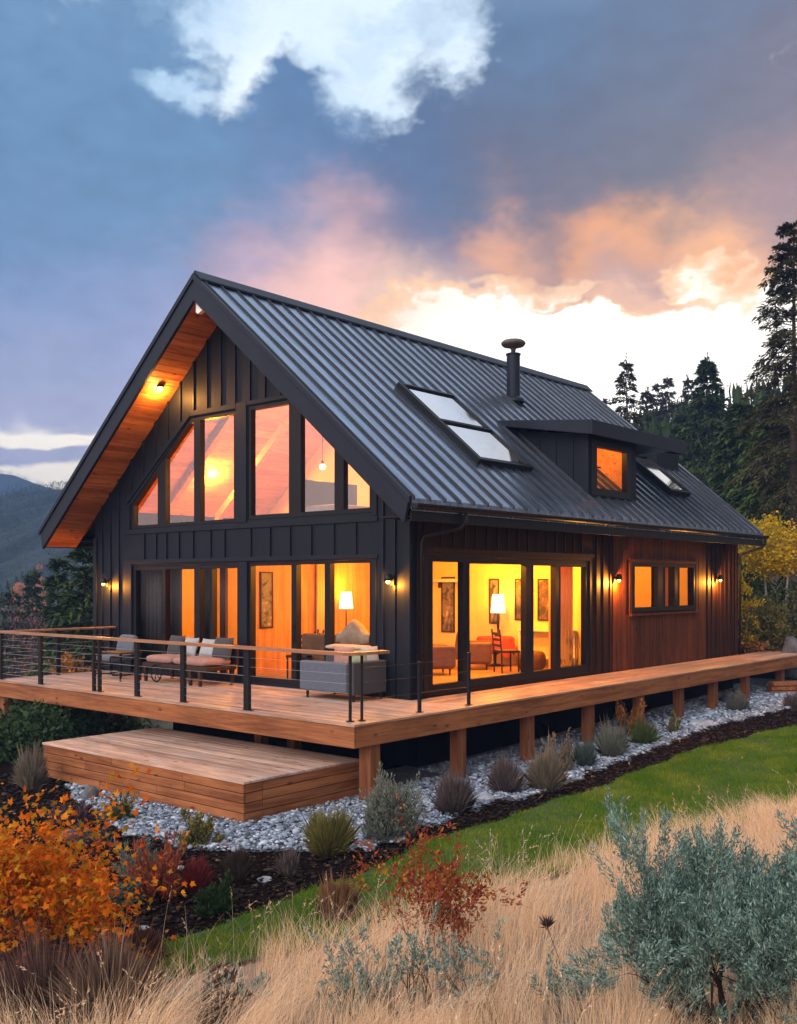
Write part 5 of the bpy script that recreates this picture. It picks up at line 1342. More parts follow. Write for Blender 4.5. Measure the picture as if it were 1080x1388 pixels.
for px, py, dep, sd_, lab, m_, rb in fl_:
    b = at_base(px, dep)
    tree(sd_, 'fir_tree', lab, b, None, m_, BARK, H=htop(px, py, dep, b), Rb=rb, whorls=30, per=7, n_leaf=44, ls=.36, droop=.45, base=.02, clump=.3)
sm_l = [(822, 541, 74, 'thin little fir touching the ridge end of the roof'), (876, 527, 80, 'small fir just right of the loose fir'), (889, 522, 84, 'small thin fir second right of the loose fir'), (905, 512, 82, 'taller small fir on the slope between the two big firs'), (931, 512, 90, 'small fir left beside the tip of the pointed fir')]
for i, (px, py, dep, lab) in enumerate(sm_l):
    b = at_base(px, dep)
    tree(20 + i, 'fir_tree', lab, b, 'small firs along the slope behind the roof', PINE, BARK, H=htop(px, py, dep, b), Rb=2.0, whorls=24, per=6, n_leaf=20, ls=.40, droop=.4, base=.02, gap=.1)
# left of the cabin
for px, py, dep, sd_, lab, rb, m_ in [(108, 733, 33, 30, 'dark conifer close to the left wall of the cabin', 2.3, FIR), (76, 757, 40, 31, 'slim dark conifer left of the one by the cabin wall', 1.6, FIR), (44, 771, 60, 32, 'small spire-shaped conifer in the valley, left of the slim one', 1.7, FIR), (16, 800, 52, 33, 'dark conifer at the left picture edge above the railing', 2.2, FIR),
        (132, 760, 36, 34, 'conifer half hidden behind the left corner of the cabin', 2.0, FIRB)]:
    b = at_base(px, dep)
    tree(sd_, 'fir_tree', lab, b, None, m_, BARK, H=htop(px, py, dep, b), Rb=rb, whorls=24, per=7, n_leaf=40, ls=.34, droop=.35, base=.02, clump=.4)

def leafy(seed, name, label, loc, group, H, W, n_tip, n_leaf, L_, leaf_m, stem_m, shape='crown', levels=2, cat='shrub', lo=0.35):
    """round-headed bush or small tree: leaf clumps through an uneven crown carried by forking stems"""
    rng = np.random.default_rng(seed)
    segs, tips = skeleton(rng, (0, 0, -.05), 4, H * .42, .5, levels, 2, H * .012, .3)
    C = rng.normal(0, 1, (n_tip, 3)); C = nz(C) * (rng.uniform(.25, 1, (n_tip, 1)) ** .5)
    C = C * [W / 2, W / 2, H * (1 - lo) / 2] + [0, 0, H * (1 + lo) / 2]
    I = np.repeat(np.arange(n_tip), n_leaf); r = W * .085
    P = C[I] + rng.normal(0, r, (len(I), 3)) * [1, 1, .75]
    D = (C[I] - [0, 0, H * .3]) * .6 + rng.normal(0, W * .4, (len(I), 3))
    cr = diamonds(P, D, L_ * rng.uniform(.6, 1.3, len(I)), L_ * .6 * rng.uniform(.7, 1.2, len(I)), rng, .2)
    return plant(name, label, cat, loc, group, cr, cyls(segs), leaf_m, stem_m, 'leaves', 'stems')
YEL = leafm('yellow_leaves', [(0.46, 0.22, 0.008), (0.66, 0.38, 0.012), (0.75, 0.48, 0.02), (0.38, 0.30, 0.015), (0.30, 0.28, 0.03)], 0.55, 0.35)
OLV = leafm('olive_leaves', [(0.055, 0.060, 0.018), (0.10, 0.10, 0.030), (0.15, 0.13, 0.04), (0.07, 0.08, 0.03)], 0.6, 0.25)
DKG = leafm('dark_green_leaves', [(0.014, 0.030, 0.014), (0.028, 0.055, 0.020), (0.050, 0.085, 0.030)], 0.6, 0.2)
RUSTL = leafm('rusty_leaves', [(0.22, 0.075, 0.02), (0.38, 0.15, 0.03), (0.14, 0.05, 0.02), (0.45, 0.22, 0.05)], 0.6, 0.3)
MAUVE = leafm('mauve_twigs', [(0.075, 0.045, 0.05), (0.12, 0.07, 0.075), (0.055, 0.036, 0.04)], 0.8, 0.1)
# aspen with pale trunks
b = at_base(1048, 31)
rng_ = np.random.default_rng(41)
t_ = thing('aspen_tree', 'small golden aspen with two pale trunks by the far end of the deck', 'tree', tuple(b))
Ht = htop(1048, 702, 31, b); segs = []
for dx, dy, tl in ((-.1, 0, -.05), (.22, .1, .09)):
    p = np.array([dx, dy, -.3])
    for k in range(6):
        q = p + np.array([tl * .35 + rng_.normal(0, .03), rng_.normal(0, .03), Ht * .14]); segs.append((p, q, .065 * (1 - k * .12), .065 * (1 - (k + 1) * .12))); p = q
V, F = cyls(segs, 7); np_obj('trunk', V + b, [F], PALEB, t_, True)
n_ = 150; C = nz(rng_.normal(0, 1, (n_, 3))) * rng_.uniform(.2, 1, (n_, 1)) ** .5 * [1.0, 1.0, Ht * .21] + [0.0, 0, Ht * .77]
I = np.repeat(np.arange(n_), 42)
V, F = diamonds(C[I] + rng_.normal(0, .16, (len(I), 3)), rng_.normal(0, 1, (len(I), 3)) + [0, 0, -.3], .095 * rng_.uniform(.6, 1.3, len(I)), .075 * rng_.uniform(.6, 1.2, len(I)), rng_)
np_obj('crown', V + b, [F], YEL, t_)
segs = []
for c in C[:60]:
    z0 = np.array([0.05, 0.03, c[2] - .45 - .25 * rng_.uniform()]); segs.append((z0, c, .016, .005))
V, F = cyls(segs, 4); np_obj('limbs', V + b, [F], PALEB, t_)
for i, (px, py, dep, W, m_, lab, nl) in enumerate([
    (1008, 775, 29.5, 1.0, YEL, 'yellow bush tucked behind the back downspout', 30), (1030, 815, 29.6, 2.0, OLV, 'olive bush behind the far deck, left of the pale trunks', 40), (1068, 800, 30.2, 2.4, OLV, 'wide olive bush under the golden aspen', 40),
    (1016, 840, 32, 2.6, DKG, 'dark green bush low behind the back corner of the cabin', 36), (1092, 770, 31, 2.6, DKG, 'dark bush at the right picture edge behind the aspen', 36), (1019, 868, 29.3, 1.1, RUSTL, 'low rust-coloured bush at the edge of the far deck', 26), (1062, 735, 36, 3.6, DKG, 'tall dark undergrowth behind the golden aspen', 40), (1010, 740, 38, 3.4, DKG, 'tall dark undergrowth beyond the back eave', 40)]):
    b = at_base(px, dep); leafy(50 + i, 'bush', lab, b, None, max(.7, htop(px, py, dep, b)), W, 60, nl, .11, m_, TWIG, lo=.1)
# bushes down the slope seen under the left end of the deck
for i, (px, py, dep, W, m_, lab) in enumerate([(60, 945, 21, 2.4, DKG, 'dark green bush under the left end of the deck'), (110, 960, 23, 2.4, DKG, 'dark bush between the timber posts under the deck'), (30, 985, 18.5, 1.8, DKG, 'leafy green bush by the front left deck post'), (20, 930, 25, 3.0, DKG, 'large dark bush beyond the left deck railing'),
    (75, 905, 27, 3.0, OLV, 'olive bush seen through the left railing cables'), (160, 968, 25, 1.6, OLV, 'light green bush glimpsed under the deck beside the double posts'), (100, 885, 24, 1.2, RUSTL, 'rusty autumn bush behind the left railing near the cabin corner'), (90, 1010, 20, 2.0, DKG, 'dark bush behind the left side of the landing platform')]):
    b = at_base(px, dep)
    leafy(70 + i, 'bush', lab, b, None, max(.8, htop(px, py, dep, b)), W, 70, 40, .12, m_, TWIG, lo=.08)
for i, (px, py, dep, W, lab) in enumerate([(30, 815, 46, 3.6, 'bare mauve tree low in the valley at the left edge'), (62, 830, 44, 2.6, 'smaller bare mauve tree right beside the other mauve tree'), (28, 770, 75, 1.5, 'faint salmon autumn tree between the valley conifers, left one'), (53, 768, 75, 1.2, 'faint salmon autumn tree between the valley conifers, right one')]):
    b = at_base(px, dep)
    leafy(85 + i, 'autumn_tree', lab, b, None, htop(px, py, dep, b), W, 60, 30, .16, MAUVE if i < 2 else leafm('salmon_leaves', [(0.42, 0.17, 0.10), (0.6, 0.28, 0.18)], .7, .3), TWIG, lo=.25, cat='tree')

# ================================================================ forest masses and mountains
def forest(name, pts, hmin, hmax, m, seed, leaves=26):
    rng = np.random.default_rng(seed); n = len(pts)
    H = rng.uniform(hmin, hmax, n); I = np.repeat(np.arange(n), leaves)
    t = rng.uniform(0.02, 1, len(I)) ** 1.15; a = rng.uniform(0, 6.28, len(I)); r = .20 * H[I] * (1 - t) * rng.uniform(.3, 1, len(I))
    P = pts[I] + np.stack([np.cos(a) * r, np.sin(a) * r, t * H[I]], -1)
    D = np.stack([np.cos(a), np.sin(a), rng.normal(-.25, .2, len(I))], -1)
    V, F = diamonds(P, D, H[I] * .16 * (1.15 - t), H[I] * .10 * (1.1 - t * .6), rng, .2, np.array([0, 0, 1.]))
    tp = diamonds(pts + np.array([0, 0, 1.]) * (H * .8)[:, None], np.tile([0, 0, 1.], (n, 1)) + rng.normal(0, .05, (n, 3)), H * .24, H * .07, rng)
    V, F = merge((V, F), tp)
    return kind(np_obj(name, V, [F], m), 'stuff')
rf = np.random.default_rng(90)
l = rf.uniform(.16, .52, 2000); d = rf.uniform(66, 125, 2000)
p = CAM[None, :2] + d[:, None] * (FW[None, :2] + l[:, None] * RT[None, :2])
forest('distant_forest', np.c_[p, terr(p[:, 0], p[:, 1]) - .2], 4.5, 8.5, FIR, 91, 30)
l = rf.uniform(-.52, -.24, 650); d = rf.uniform(48, 150, 650)
p = CAM[None, :2] + d[:, None] * (FW[None, :2] + l[:, None] * RT[None, :2])
forest('valley_forest', np.c_[p, terr(p[:, 0], p[:, 1]) - .2], 4.0, 8.0, FIR, 92, 30)
MTN = mat('forested_slope', (0.012, 0.022, 0.016), 0.95, scale=.25, col2=(0.035, 0.05, 0.035), bump=1.0, bscale=.9, bdist=1.5)
def mountain(dep, prof, px0, px1, zb, run, seed, th):
    rng = np.random.default_rng(seed); px = np.arange(px0, px1, 2.2); ns = 50
    tp = np.interp(px, [q[0] for q in prof], [q[1] for q in prof]); ztop = 2 + (HOR - tp) / FPX * dep
    ss = np.linspace(-.15, 1, ns); V = np.zeros((len(px), ns, 3))
    for j, s in enumerate(ss):
        dd = dep - run * s; q = CAM[None, :2] + dep * (FW[None, :2] + ((px - CXP) / FPX)[:, None] * RT[None, :2]) - FW[None, :2] * run * s
        prof_s = 1 - abs(s) ** 1.15 if s >= 0 else 1 - abs(s) * .9
        V[:, j, :2] = q; V[:, j, 2] = zb + (ztop - zb) * prof_s + (1.6 * np.sin(px * .05 + s * 9) * np.sin(s * 14 + px * .02) + .8 * np.sin(px * .17 + s * 23)) * (1 if s > .05 else 0)
    i = np.arange(V.shape[0] * ns).reshape(V.shape[0], ns)
    kind(np_obj('mountain', V, [np.stack([i[:-1, :-1], i[1:, :-1], i[1:, 1:], i[:-1, 1:]], -1).reshape(-1, 4)], MTN, None, True), 'structure')
    n = 7000; a = rng.integers(0, len(px) - 1, n); c = np.clip((rng.uniform(0, 1, n) ** 1.6 * (ns - 8)).astype(int) + 6, 0, ns - 2); f = rng.uniform(0, 1, (n, 2))
    P = V[a, c] * (1 - f[:, :1]) + V[a + 1, c] * f[:, :1]; P = P * (1 - f[:, 1:]) + V[a, c + 1] * f[:, 1:] + 0
    P[:, 2] -= .5
    forest('mountain_forest', P, th * .6, th * 1.2, FIR, seed + 1, 12)
mountain(320, [(-160, 700), (0, 684), (19, 679), (37, 672), (56, 667), (75, 664), (100, 662), (260, 650)], -160, 262, -16, 180, 95, 3.0)
mountain(690, [(-160, 650), (-60, 640), (0, 641), (19, 643), (47, 654), (75, 663), (90, 667), (260, 720)], -160, 240, -12, 150, 97, 3.2)

# ================================================================ garden plants by the deck
def c3(*a): return [tuple(v / 1000 for v in x) for x in a]
SAGEB = leafm('grey_green_leaves', c3((110, 130, 95), (190, 205, 160), (150, 165, 130), (240, 245, 200)), .7, .25)
BRNT = leafm('brown_purple_blades', c3((60, 38, 40), (120, 85, 82), (170, 140, 125), (85, 55, 58)), .7, .2)
TANB = leafm('tan_blades', c3((170, 130, 90), (260, 210, 150), (120, 110, 70), (210, 170, 130)), .7, .25)
GRNB = leafm('fresh_green_blades', c3((40, 75, 18), (85, 125, 35), (140, 160, 60), (60, 90, 30)), .6, .3)
YGRB = leafm('yellow_green_blades', c3((120, 115, 25), (230, 190, 50), (90, 110, 30), (300, 210, 70)), .6, .3)
GRYM = leafm('grey_mound_blades', c3((120, 115, 100), (190, 185, 165), (90, 95, 75)), .7, .2)
REDB = leafm('red_orange_blades', c3((260, 50, 35), (380, 105, 45), (180, 40, 40), (330, 140, 60)), .6, .3)
DRED = leafm('dark_red_blades', c3((160, 20, 25), (270, 45, 45), (100, 20, 22)), .6, .3)
BLUG = leafm('blue_green_blades', c3((60, 95, 80), (110, 150, 130), (85, 115, 90)), .6, .2)
DKBR = leafm('dark_brown_blades', c3((30, 20, 16), (65, 45, 36), (45, 30, 28)), .8, .1)
def mound(seed, name, label, px, py, wpx, hpx, m, style='tuft', group=None, n=900, cat='plant', stem=TWIG):
    rng = np.random.default_rng(seed)
    b = at_ground(px, py); dep = float((b - CAM) @ FW); W, H = wpx / FPX * dep, hpx / FPX * dep
    n = int(n)
    if style == 'tuft':
        a = rng.uniform(0, 6.28, n); rr = rng.uniform(0, 1, n) ** .6
        base = np.stack([np.cos(a) * rr * W * .16, np.sin(a) * rr * W * .16, np.full(n, -.02)], -1)
        out = rr * rng.uniform(.5, 1.15, n)
        tip = np.stack([np.cos(a) * out * W * .5, np.sin(a) * out * W * .5, H * np.sqrt(np.clip(1.05 - .75 * out ** 2, .1, 1)) * rng.uniform(.6, 1.1, n)], -1)
        tip *= (1 + .22 * np.sin(3 * a + seed) + .14 * np.sin(5 * a + 2 * seed))[:, None] * np.where(rng.uniform(0, 1, (n, 1)) < .06, 1.3, 1)
        tip += rng.normal(0, W * .05, (n, 3)); mid = (base + tip) / 2 + [0, 0, 1] * (H * .12 * np.ones((n, 1)))
        D = tip - base; sv = nz(np.cross(D, rng.normal(0, 1, (n, 3)))) * (.0055 * rng.uniform(.5, 1.2, (n, 1)))
        V = np.stack([base - sv * .6, base + sv * .6, mid + sv, tip, mid - sv], 1).reshape(-1, 3); F = np.arange(n)[:, None] * 5 + np.arange(5)[None]
        return plant(name, label, cat, b, group, (V, F), None, m, None, 'blades')
    segs, tips = skeleton(rng, (0, 0, -.03), 9, H * .45, .75, 1, 3, .012, .25, .6, .3, W * .1)
    k = 26
    a = rng.uniform(0, 6.28, n // k); u = rng.uniform(0, 1, n // k); r = rng.uniform(.45, 1, n // k) ** .6
    C = np.stack([np.cos(a) * np.sqrt(1 - u ** 2 * .8) * W * .45 * r, np.sin(a) * np.sqrt(1 - u ** 2 * .8) * W * .45 * r, H * (.15 + .8 * u * r)], -1)
    C *= rng.uniform(.72, 1.15, (len(C), 1)) * (1 + .25 * np.sin(3 * a + seed) + .15 * np.sin(2 * a + 2 * seed))[:, None]
    I = np.repeat(np.arange(len(C)), k); tt = rng.uniform(-1, .25, len(I))
    ax = nz(C * [1, 1, .8] + [0, 0, H * .45])
    P = C[I] + ax[I] * (tt * H * .22)[:, None] + rng.normal(0, W * .018, (len(I), 3))
    D = ax[I] + rng.normal(0, .42, (len(I), 3)) + [0, 0, .25]
    Lf = .055 if style == 'sage' else .05
    cr = diamonds(P, D, Lf * rng.uniform(.6, 1.4, len(I)), Lf * (.28 if style == 'sage' else .6) * rng.uniform(.7, 1.3, len(I)), rng)
    segs += [(np.array([0, 0, 0]), c, .008, .003) for c in C[::2]]
    return plant(name, label, cat, b, group, cr, cyls(segs, 4), m, stem, 'leaves')
GP = 'plants in the gravel bed along the deck'
bed = [
    ('sage_bush', 'large upright grey-green bush in front of the deck corner post', 527, 1140, 92, 88, SAGEB, 'sage', 6500),
    ('grass_tuft', 'dark purple-brown tuft between the big grey-green bush and the second deck post', 613, 1106, 58, 46, BRNT, 'tuft', 1100),
    ('grass_tuft', 'brown-grey tuft right of the second deck post', 684, 1078, 54, 40, BRNT, 'tuft', 1100),
    ('grass_tuft', 'wide tan and green tuft at the mulch edge below the third deck post', 742, 1074, 60, 46, TANB, 'tuft', 1300),
    ('dry_bush', 'twiggy tan bush standing behind the wide tan tuft', 760, 1050, 44, 52, TANB, 'sage', 1800),
    ('grass_tuft', 'small dark green tuft right of the twiggy tan bush', 793, 1042, 36, 30, BLUG, 'tuft', 900),
    ('grass_tuft', 'grey-green rounded tuft below the fourth deck post', 829, 1029, 44, 36, SAGEB, 'tuft', 1200),
    ('grass_tuft', 'low green clump right of the grey-green rounded tuft', 871, 1012, 38, 28, GRNB, 'tuft', 900),
    ('rusty_shrub', 'rust-leaved shrub climbing against the deck fascia joint', 852, 1004, 48, 62, RUSTL, 'leaf', 900),
    ('small_shrub', 'small yellow-green shrub with a rusty tip beside the pale gravel patch', 913, 996, 24, 30, YGRB, 'leaf', 420),
    ('grass_tuft', 'grey mound on the gravel near the far deck posts', 1000, 966, 34, 22, GRYM, 'tuft', 800),
    ('grass_tuft', 'low grey tuft at the right picture edge on the gravel', 1074, 962, 26, 18, BRNT, 'tuft', 500),
    ('grass_tuft', 'yellow-green tuft at the gravel edge right of the platform corner', 444, 1162, 68, 50, YGRB, 'tuft', 1500),
    ('small_shrub', 'yellow and orange shrub in front of the platform boards', 267, 1151, 58, 50, YGRB, 'leaf', 1100),
    ('small_shrub', 'round green shrub on the gravel left of the yellow shrub', 163, 1117, 42, 40, GRNB, 'sage', 1100),
    ('grass_tuft', 'tan grass tuft left of the platform', 44, 1072, 50, 46, TANB, 'tuft', 1100),
    ('red_bush', 'red-orange feathery bush in the mulch bed', 214, 1222, 76, 78, REDB, 'sage', 2600),
    ('grey_bush', 'pale grey-green mound left of the red-orange bush', 186, 1192, 58, 44, SAGEB, 'sage', 1600),
    ('red_bush', 'small crimson tuft right of the red-orange bush', 265, 1212, 38, 38, DRED, 'tuft', 900),
    ('green_bush', 'deep green bush at the lawn edge beside the crimson tuft', 291, 1244, 56, 50, DKG, 'sage', 1600),
    ('blue_bush', 'dark blue-green bush below the pale grey-green mound', 166, 1232, 42, 38, BLUG, 'sage', 1100),
    ('grass_tuft', 'nearly black brown tuft in the middle of the mulch', 322, 1200, 46, 40, DKBR, 'tuft', 900),
    ('grass_tuft', 'thin brown twigs in the mulch right of the pale flat stone', 392, 1190, 40, 34, BRNT, 'tuft', 260),
    ('heather', 'low purple heather patch left of the platform gravel', 100, 1120, 60, 30, MAUVE, 'sage', 1400),
    ('heather', 'dusky purple heather near the orange shrub top', 125, 1150, 60, 34, BRNT, 'sage', 1300),
    ('grass_tuft', 'rusty brown tuft in the dry grass at the lawn edge', 455, 1252, 60, 50, leafm('rust_blades', c3((200, 85, 40), (290, 140, 70), (150, 90, 50)), .7, .2), 'tuft', 700),
    ('grass_tuft', 'dark reddish tuft behind the dry grass by the orange shrub', 190, 1310, 70, 44, leafm('maroon_blades', c3((110, 45, 30), (180, 80, 50), (80, 45, 35)), .7, .2), 'tuft', 700),
]
for i, (nm, lab, px, py, w_, h_, m_, st, n_) in enumerate(bed):
    mound(200 + i, nm, lab, px, py, w_, h_, m_, st, GP, n_ * (3.6 if st == 'tuft' else 1.6))

# rocks
ROCK = mat('pale_rock', (0.20, 0.21, 0.23), 0.85, scale=3, col2=(0.42, 0.43, 0.45), bump=0.7, bscale=9, bdist=0.04)
DROCK = mat('dark_rock', (0.035, 0.035, 0.04), 0.85, scale=3, col2=(0.11, 0.11, 0.12), bump=0.7, bscale=9, bdist=0.04)
def rock(seed, label, px, py, wpx, flat, m, dep=None):
    rng = np.random.default_rng(seed); b = at_ground(px, py) if dep is None else at_base(px, dep)
    W = wpx / FPX * float((b - CAM) @ FW)
    import bmesh
    bm = bmesh.new(); bmesh.ops.create_icosphere(bm, subdivisions=3, radius=1)
    ph = rng.uniform(0, 6, 6)
    for v in bm.verts:
        c = v.co; k = 1 + .18 * math.sin(c.x * 2.7 + ph[0]) * math.sin(c.y * 3.1 + ph[1]) + .10 * math.sin(c.z * 5 + ph[2] + c.x * 4) + .05 * math.sin(c.y * 9 + ph[3])
        v.co = Vector((c.x * W / 2 * k, c.y * W / 2 * .75 * k, max(-.5, c.z * k) * W / 2 * flat))
    me = bpy.data.meshes.new('rock'); bm.to_mesh(me); bm.free(); me.materials.append(m)
    me.polygons.foreach_set('use_smooth', [True] * len(me.polygons))
    o = bpy.data.objects.new('rock', me); COL.objects.link(o); o.location = b + np.array([0, 0, W * flat * .2]); o.rotation_euler = (0, 0, rng.uniform(0, 6))
    return tag(o, label, 'rock', 'rocks in the garden beds')
for i, (lab, px, py, w_, fl, m_) in enumerate([
    ('upper pale rock beside the big grey-green bush', 490, 1132, 26, .5, ROCK), ('lower pale flat rock at the mulch edge below the big grey-green bush', 486, 1150, 24, .4, ROCK), ('pale flat rock right of the purple-brown tuft', 655, 1088, 40, .4, ROCK),
    ('small pale flat stone lying alone in the dark mulch', 358, 1197, 30, .4, ROCK), ('pale stone at the lawn edge beside the orange shrub', 192, 1263, 24, .45, ROCK), ('dark boulder under the left end of the platform', 122, 1086, 38, .7, DROCK), ('white rock under the far end of the deck', 1046, 934, 16, .9, ROCK),
    ('flat stone set in the gravel left of the yellow shrub', 178, 1135, 26, .5, ROCK), ('pale flat slab on the gravel by the small yellow-green shrub', 950, 985, 46, .25, ROCK), ('grey rock half hidden by the heather', 93, 1138, 34, .6, DROCK), ('dark grey rock by the farthest deck posts', 985, 955, 26, .8, DROCK), ('small pale stone above the yellow shrub in the mulch', 245, 1180, 18, .5, ROCK),
    ('small pale stone at the mulch edge below the wide tan tuft', 706, 1087, 12, .5, ROCK)]):
    rock(300 + i, lab, px, py, w_, fl, m_)
rock(330, 'big dark boulder at the right end of the far deck', 1078, 0, 54, 1.25, DROCK, 28.6)
pk = thing('plank_stack', 'small stack of orange cedar planks under the far end of the deck', 'planks', tuple(at_base(1066, 26.3)))
o_ = origin(pk)
for k in range(3):
    q = MB(); q.rbox(o_ + (0.02 * k, 0, .06 + .12 * k), (1.0, .35 - .04 * k, .10), YAW + .1 * k); q.build('plank', RIMX, pk, bevel=.008)

# ================================================================ foreground shrubs
# orange shrub at the left
rng_ = np.random.default_rng(401)
b = at_ground(40, 1345)
ORG = leafm('orange_leaves', [(0.34, 0.055, 0.004), (0.62, 0.13, 0.005), (0.72, 0.20, 0.007), (0.48, 0.085, 0.005), (0.60, 0.26, 0.012), (0.22, 0.15, 0.012), (0.55, 0.10, 0.005)], .5, .4)
segs, tips = skeleton(rng_, (0, 0, -.05), 10, .62, .95, 3, 2, .020, .20, .72, .28, .10)
TP = np.array([t[0] for t in tips]); TD = np.array([t[1] for t in tips]); TL = np.array([t[2] for t in tips])
m = 14; I = np.repeat(np.arange(len(TP)), m); f = rng_.uniform(-.2, 1.15, len(I))
P = TP[I] + TD[I] * (TL[I] * f)[:, None] + rng_.normal(0, .05, (len(I), 3)); D = TD[I] * .6 + rng_.normal(0, .65, (len(I), 3)) + [0, 0, -.15]
print('orange leaves', len(I), 'ext', P.min(0), P.max(0))
V, F = lobed(P, D, .052 * rng_.uniform(.55, 1.3, len(I)), rng_)
plant('orange_shrub', 'big bright orange autumn shrub at the lower left', 'shrub', b, None, (V, F), cyls(segs), ORG, TWIG, 'leaves', 'branches')
# red shrub in the middle
b = at_ground(592, 1316); dep = float((b - CAM) @ FW)
segs, tips = skeleton(rng_, (0, 0, -.03), 7, .30, .72, 3, 2, .009, .22, .70, .26, .05)
TP = np.array([t[0] for t in tips]); TD = np.array([t[1] for t in tips]); TL = np.array([t[2] for t in tips])
sc = (192 / FPX * dep) / max(TP[:, 2].max(), .1)
print('red shrub dep', dep, 'sc', sc, len(tips))
segs = [(a * sc, c * sc, r1, r2) for a, c, r1, r2 in segs]; TP = TP * sc; TL = TL * sc
m = 11; I = np.repeat(np.arange(len(TP)), m); f = rng_.uniform(0, 1.1, len(I))
P = TP[I] + TD[I] * (TL[I] * f)[:, None] + rng_.normal(0, .014, (len(I), 3)); D = TD[I] + rng_.normal(0, .6, (len(I), 3))
kp = rng_.uniform(0, 1, len(I)) < .8; P, D = P[kp], D[kp]
V, F = diamonds(P, D, .042 * rng_.uniform(.6, 1.3, len(P)), .019 * rng_.uniform(.7, 1.3, len(P)), rng_, .25)
REDL = leafm('dark_red_leaves', [(0.15, 0.022, 0.016), (0.26, 0.040, 0.022), (0.34, 0.075, 0.03), (0.09, 0.022, 0.018), (0.45, 0.17, 0.02), (0.20, 0.05, 0.025)], .55, .35)
plant('red_shrub', 'open-branched dark red shrub in the dry grass', 'shrub', b, None, (V, F), cyls(segs), REDL, TWIGR, 'leaves', 'branches')
# sagebrush
SAGE = leafm('sagebrush_leaves', [(0.034, 0.072, 0.056), (0.085, 0.150, 0.122), (0.19, 0.285, 0.235), (0.06, 0.11, 0.09), (0.28, 0.38, 0.32), (0.13, 0.21, 0.175)], .75, .15)
def sagebrush(seed, label, px, py, hpx, n0, spread, tip_leaf, levels=3, kids=2, stem=.014, size=.034, keep=1.0, puff=1.0, squash=1.0):
    rng = np.random.default_rng(seed); b = at_ground(px, py); dep = float((b - CAM) @ FW)
    segs, tips = skeleton(rng, (0, 0, -.06), n0, .36, spread, levels, kids, stem, .42, .70, .30, .09)
    TP = np.array([t[0] for t in tips]); TD = np.array([t[1] for t in tips]); TL = np.array([t[2] for t in tips])
    sc = (hpx / FPX * dep) / (TP[:, 2].max() + .05)
    S3 = np.array([sc * squash, sc * squash, sc])
    print(label, 'dep', round(dep, 2), 'sc', round(sc, 2), 'tips', len(tips), (TP * S3).min(0), (TP * S3).max(0))
    segs = [(a * S3, c * S3, r1, r2) for a, c, r1, r2 in segs]; TP = TP * S3; TL = np.maximum(TL * sc, .09)
    kp = rng.uniform(0, 1, len(TP)) < keep * np.clip((TP[:, 2] / TP[:, 2].max() - .10) / .30, .0, 1) ** .7; TP, TD, TL = TP[kp], nz(TD[kp] + [0, 0, .55]), TL[kp]
    I = np.repeat(np.arange(len(TP)), tip_leaf); f = rng.uniform(0.1, 1.15, len(I))
    P = TP[I] + TD[I] * (TL[I] * f)[:, None] + rng.normal(0, .013 * puff, (len(I), 3)) * (1.15 - .6 * f)[:, None]
    D = TD[I] * .9 + rng.normal(0, .42, (len(I), 3))
    cr = diamonds(P, D, size * rng.uniform(.6, 1.3, len(I)), size * .24 * rng.uniform(.7, 1.3, len(I)), rng, .2)
    return plant('sagebrush', label, 'shrub', b, 'sagebrush in the foreground', cr, cyls(segs), SAGE, TWIG, 'leaves', 'branches')
sagebrush(501, 'large silvery sagebrush filling the lower right corner', 985, 1400, 290, 15, .98, 125, 3, 2, .024, keep=1.1, size=.030, squash=.70, puff=1.75)
sagebrush(502, 'sagebrush cut off by the right picture edge', 1095, 1400, 210, 7, .8, 100, 3, 2, .018, keep=.8, size=.028, puff=1.7)
sagebrush(503, 'straggly dark sagebrush with few leaves below the red shrub', 560, 1384, 150, 8, 1.0, 30, 3, 2, .016, keep=.15)
sagebrush(504, 'small sagebrush sprig at the bottom edge left of the straggly one', 455, 1392, 60, 4, .6, 30, 2, 2, .006, keep=.6)
sagebrush(505, 'low sagebrush sprig left below the large sagebrush', 775, 1392, 70, 4, .7, 34, 2, 2, .006, keep=.8)
sagebrush(506, 'small grey sagebrush at the bottom left of the dry grass', 312, 1392, 70, 5, .7, 22, 2, 2, .007, keep=.4)
sagebrush(507, 'dark bare twig shrub right of the straggly sagebrush', 642, 1386, 110, 6, .9, 24, 3, 2, .013, keep=.12)
sagebrush(508, 'dark bare twig shrub left of the straggly sagebrush', 505, 1388, 120, 6, .7, 24, 3, 2, .013, keep=.12)
mound(520, 'dead_shrub', 'dark leafless twig shrub at the bottom left of the dry grass', 296, 1386, 80, 80, DKBR, 'sage', None, 520, 'shrub')
mound(521, 'reed_clump', 'reddish brown reed clump in the bottom left corner', 60, 1388, 240, 85, leafm('reed_blades', c3((100, 50, 40), (170, 95, 75), (65, 36, 30)), .7, .2), 'tuft', None, 5200, 'grass')
mound(522, 'reed_clump', 'brown reed clump beside the foot of the orange shrub', 150, 1388, 170, 90, leafm('reed_blades_tan', c3((140, 80, 55), (230, 150, 100), (80, 48, 36)), .7, .2), 'tuft', None, 3200, 'grass')
mound(523, 'small_shrub', 'little yellow-green sprout at the bottom edge below the red shrub', 662, 1388, 36, 28, YGRB, 'leaf', None, 300)
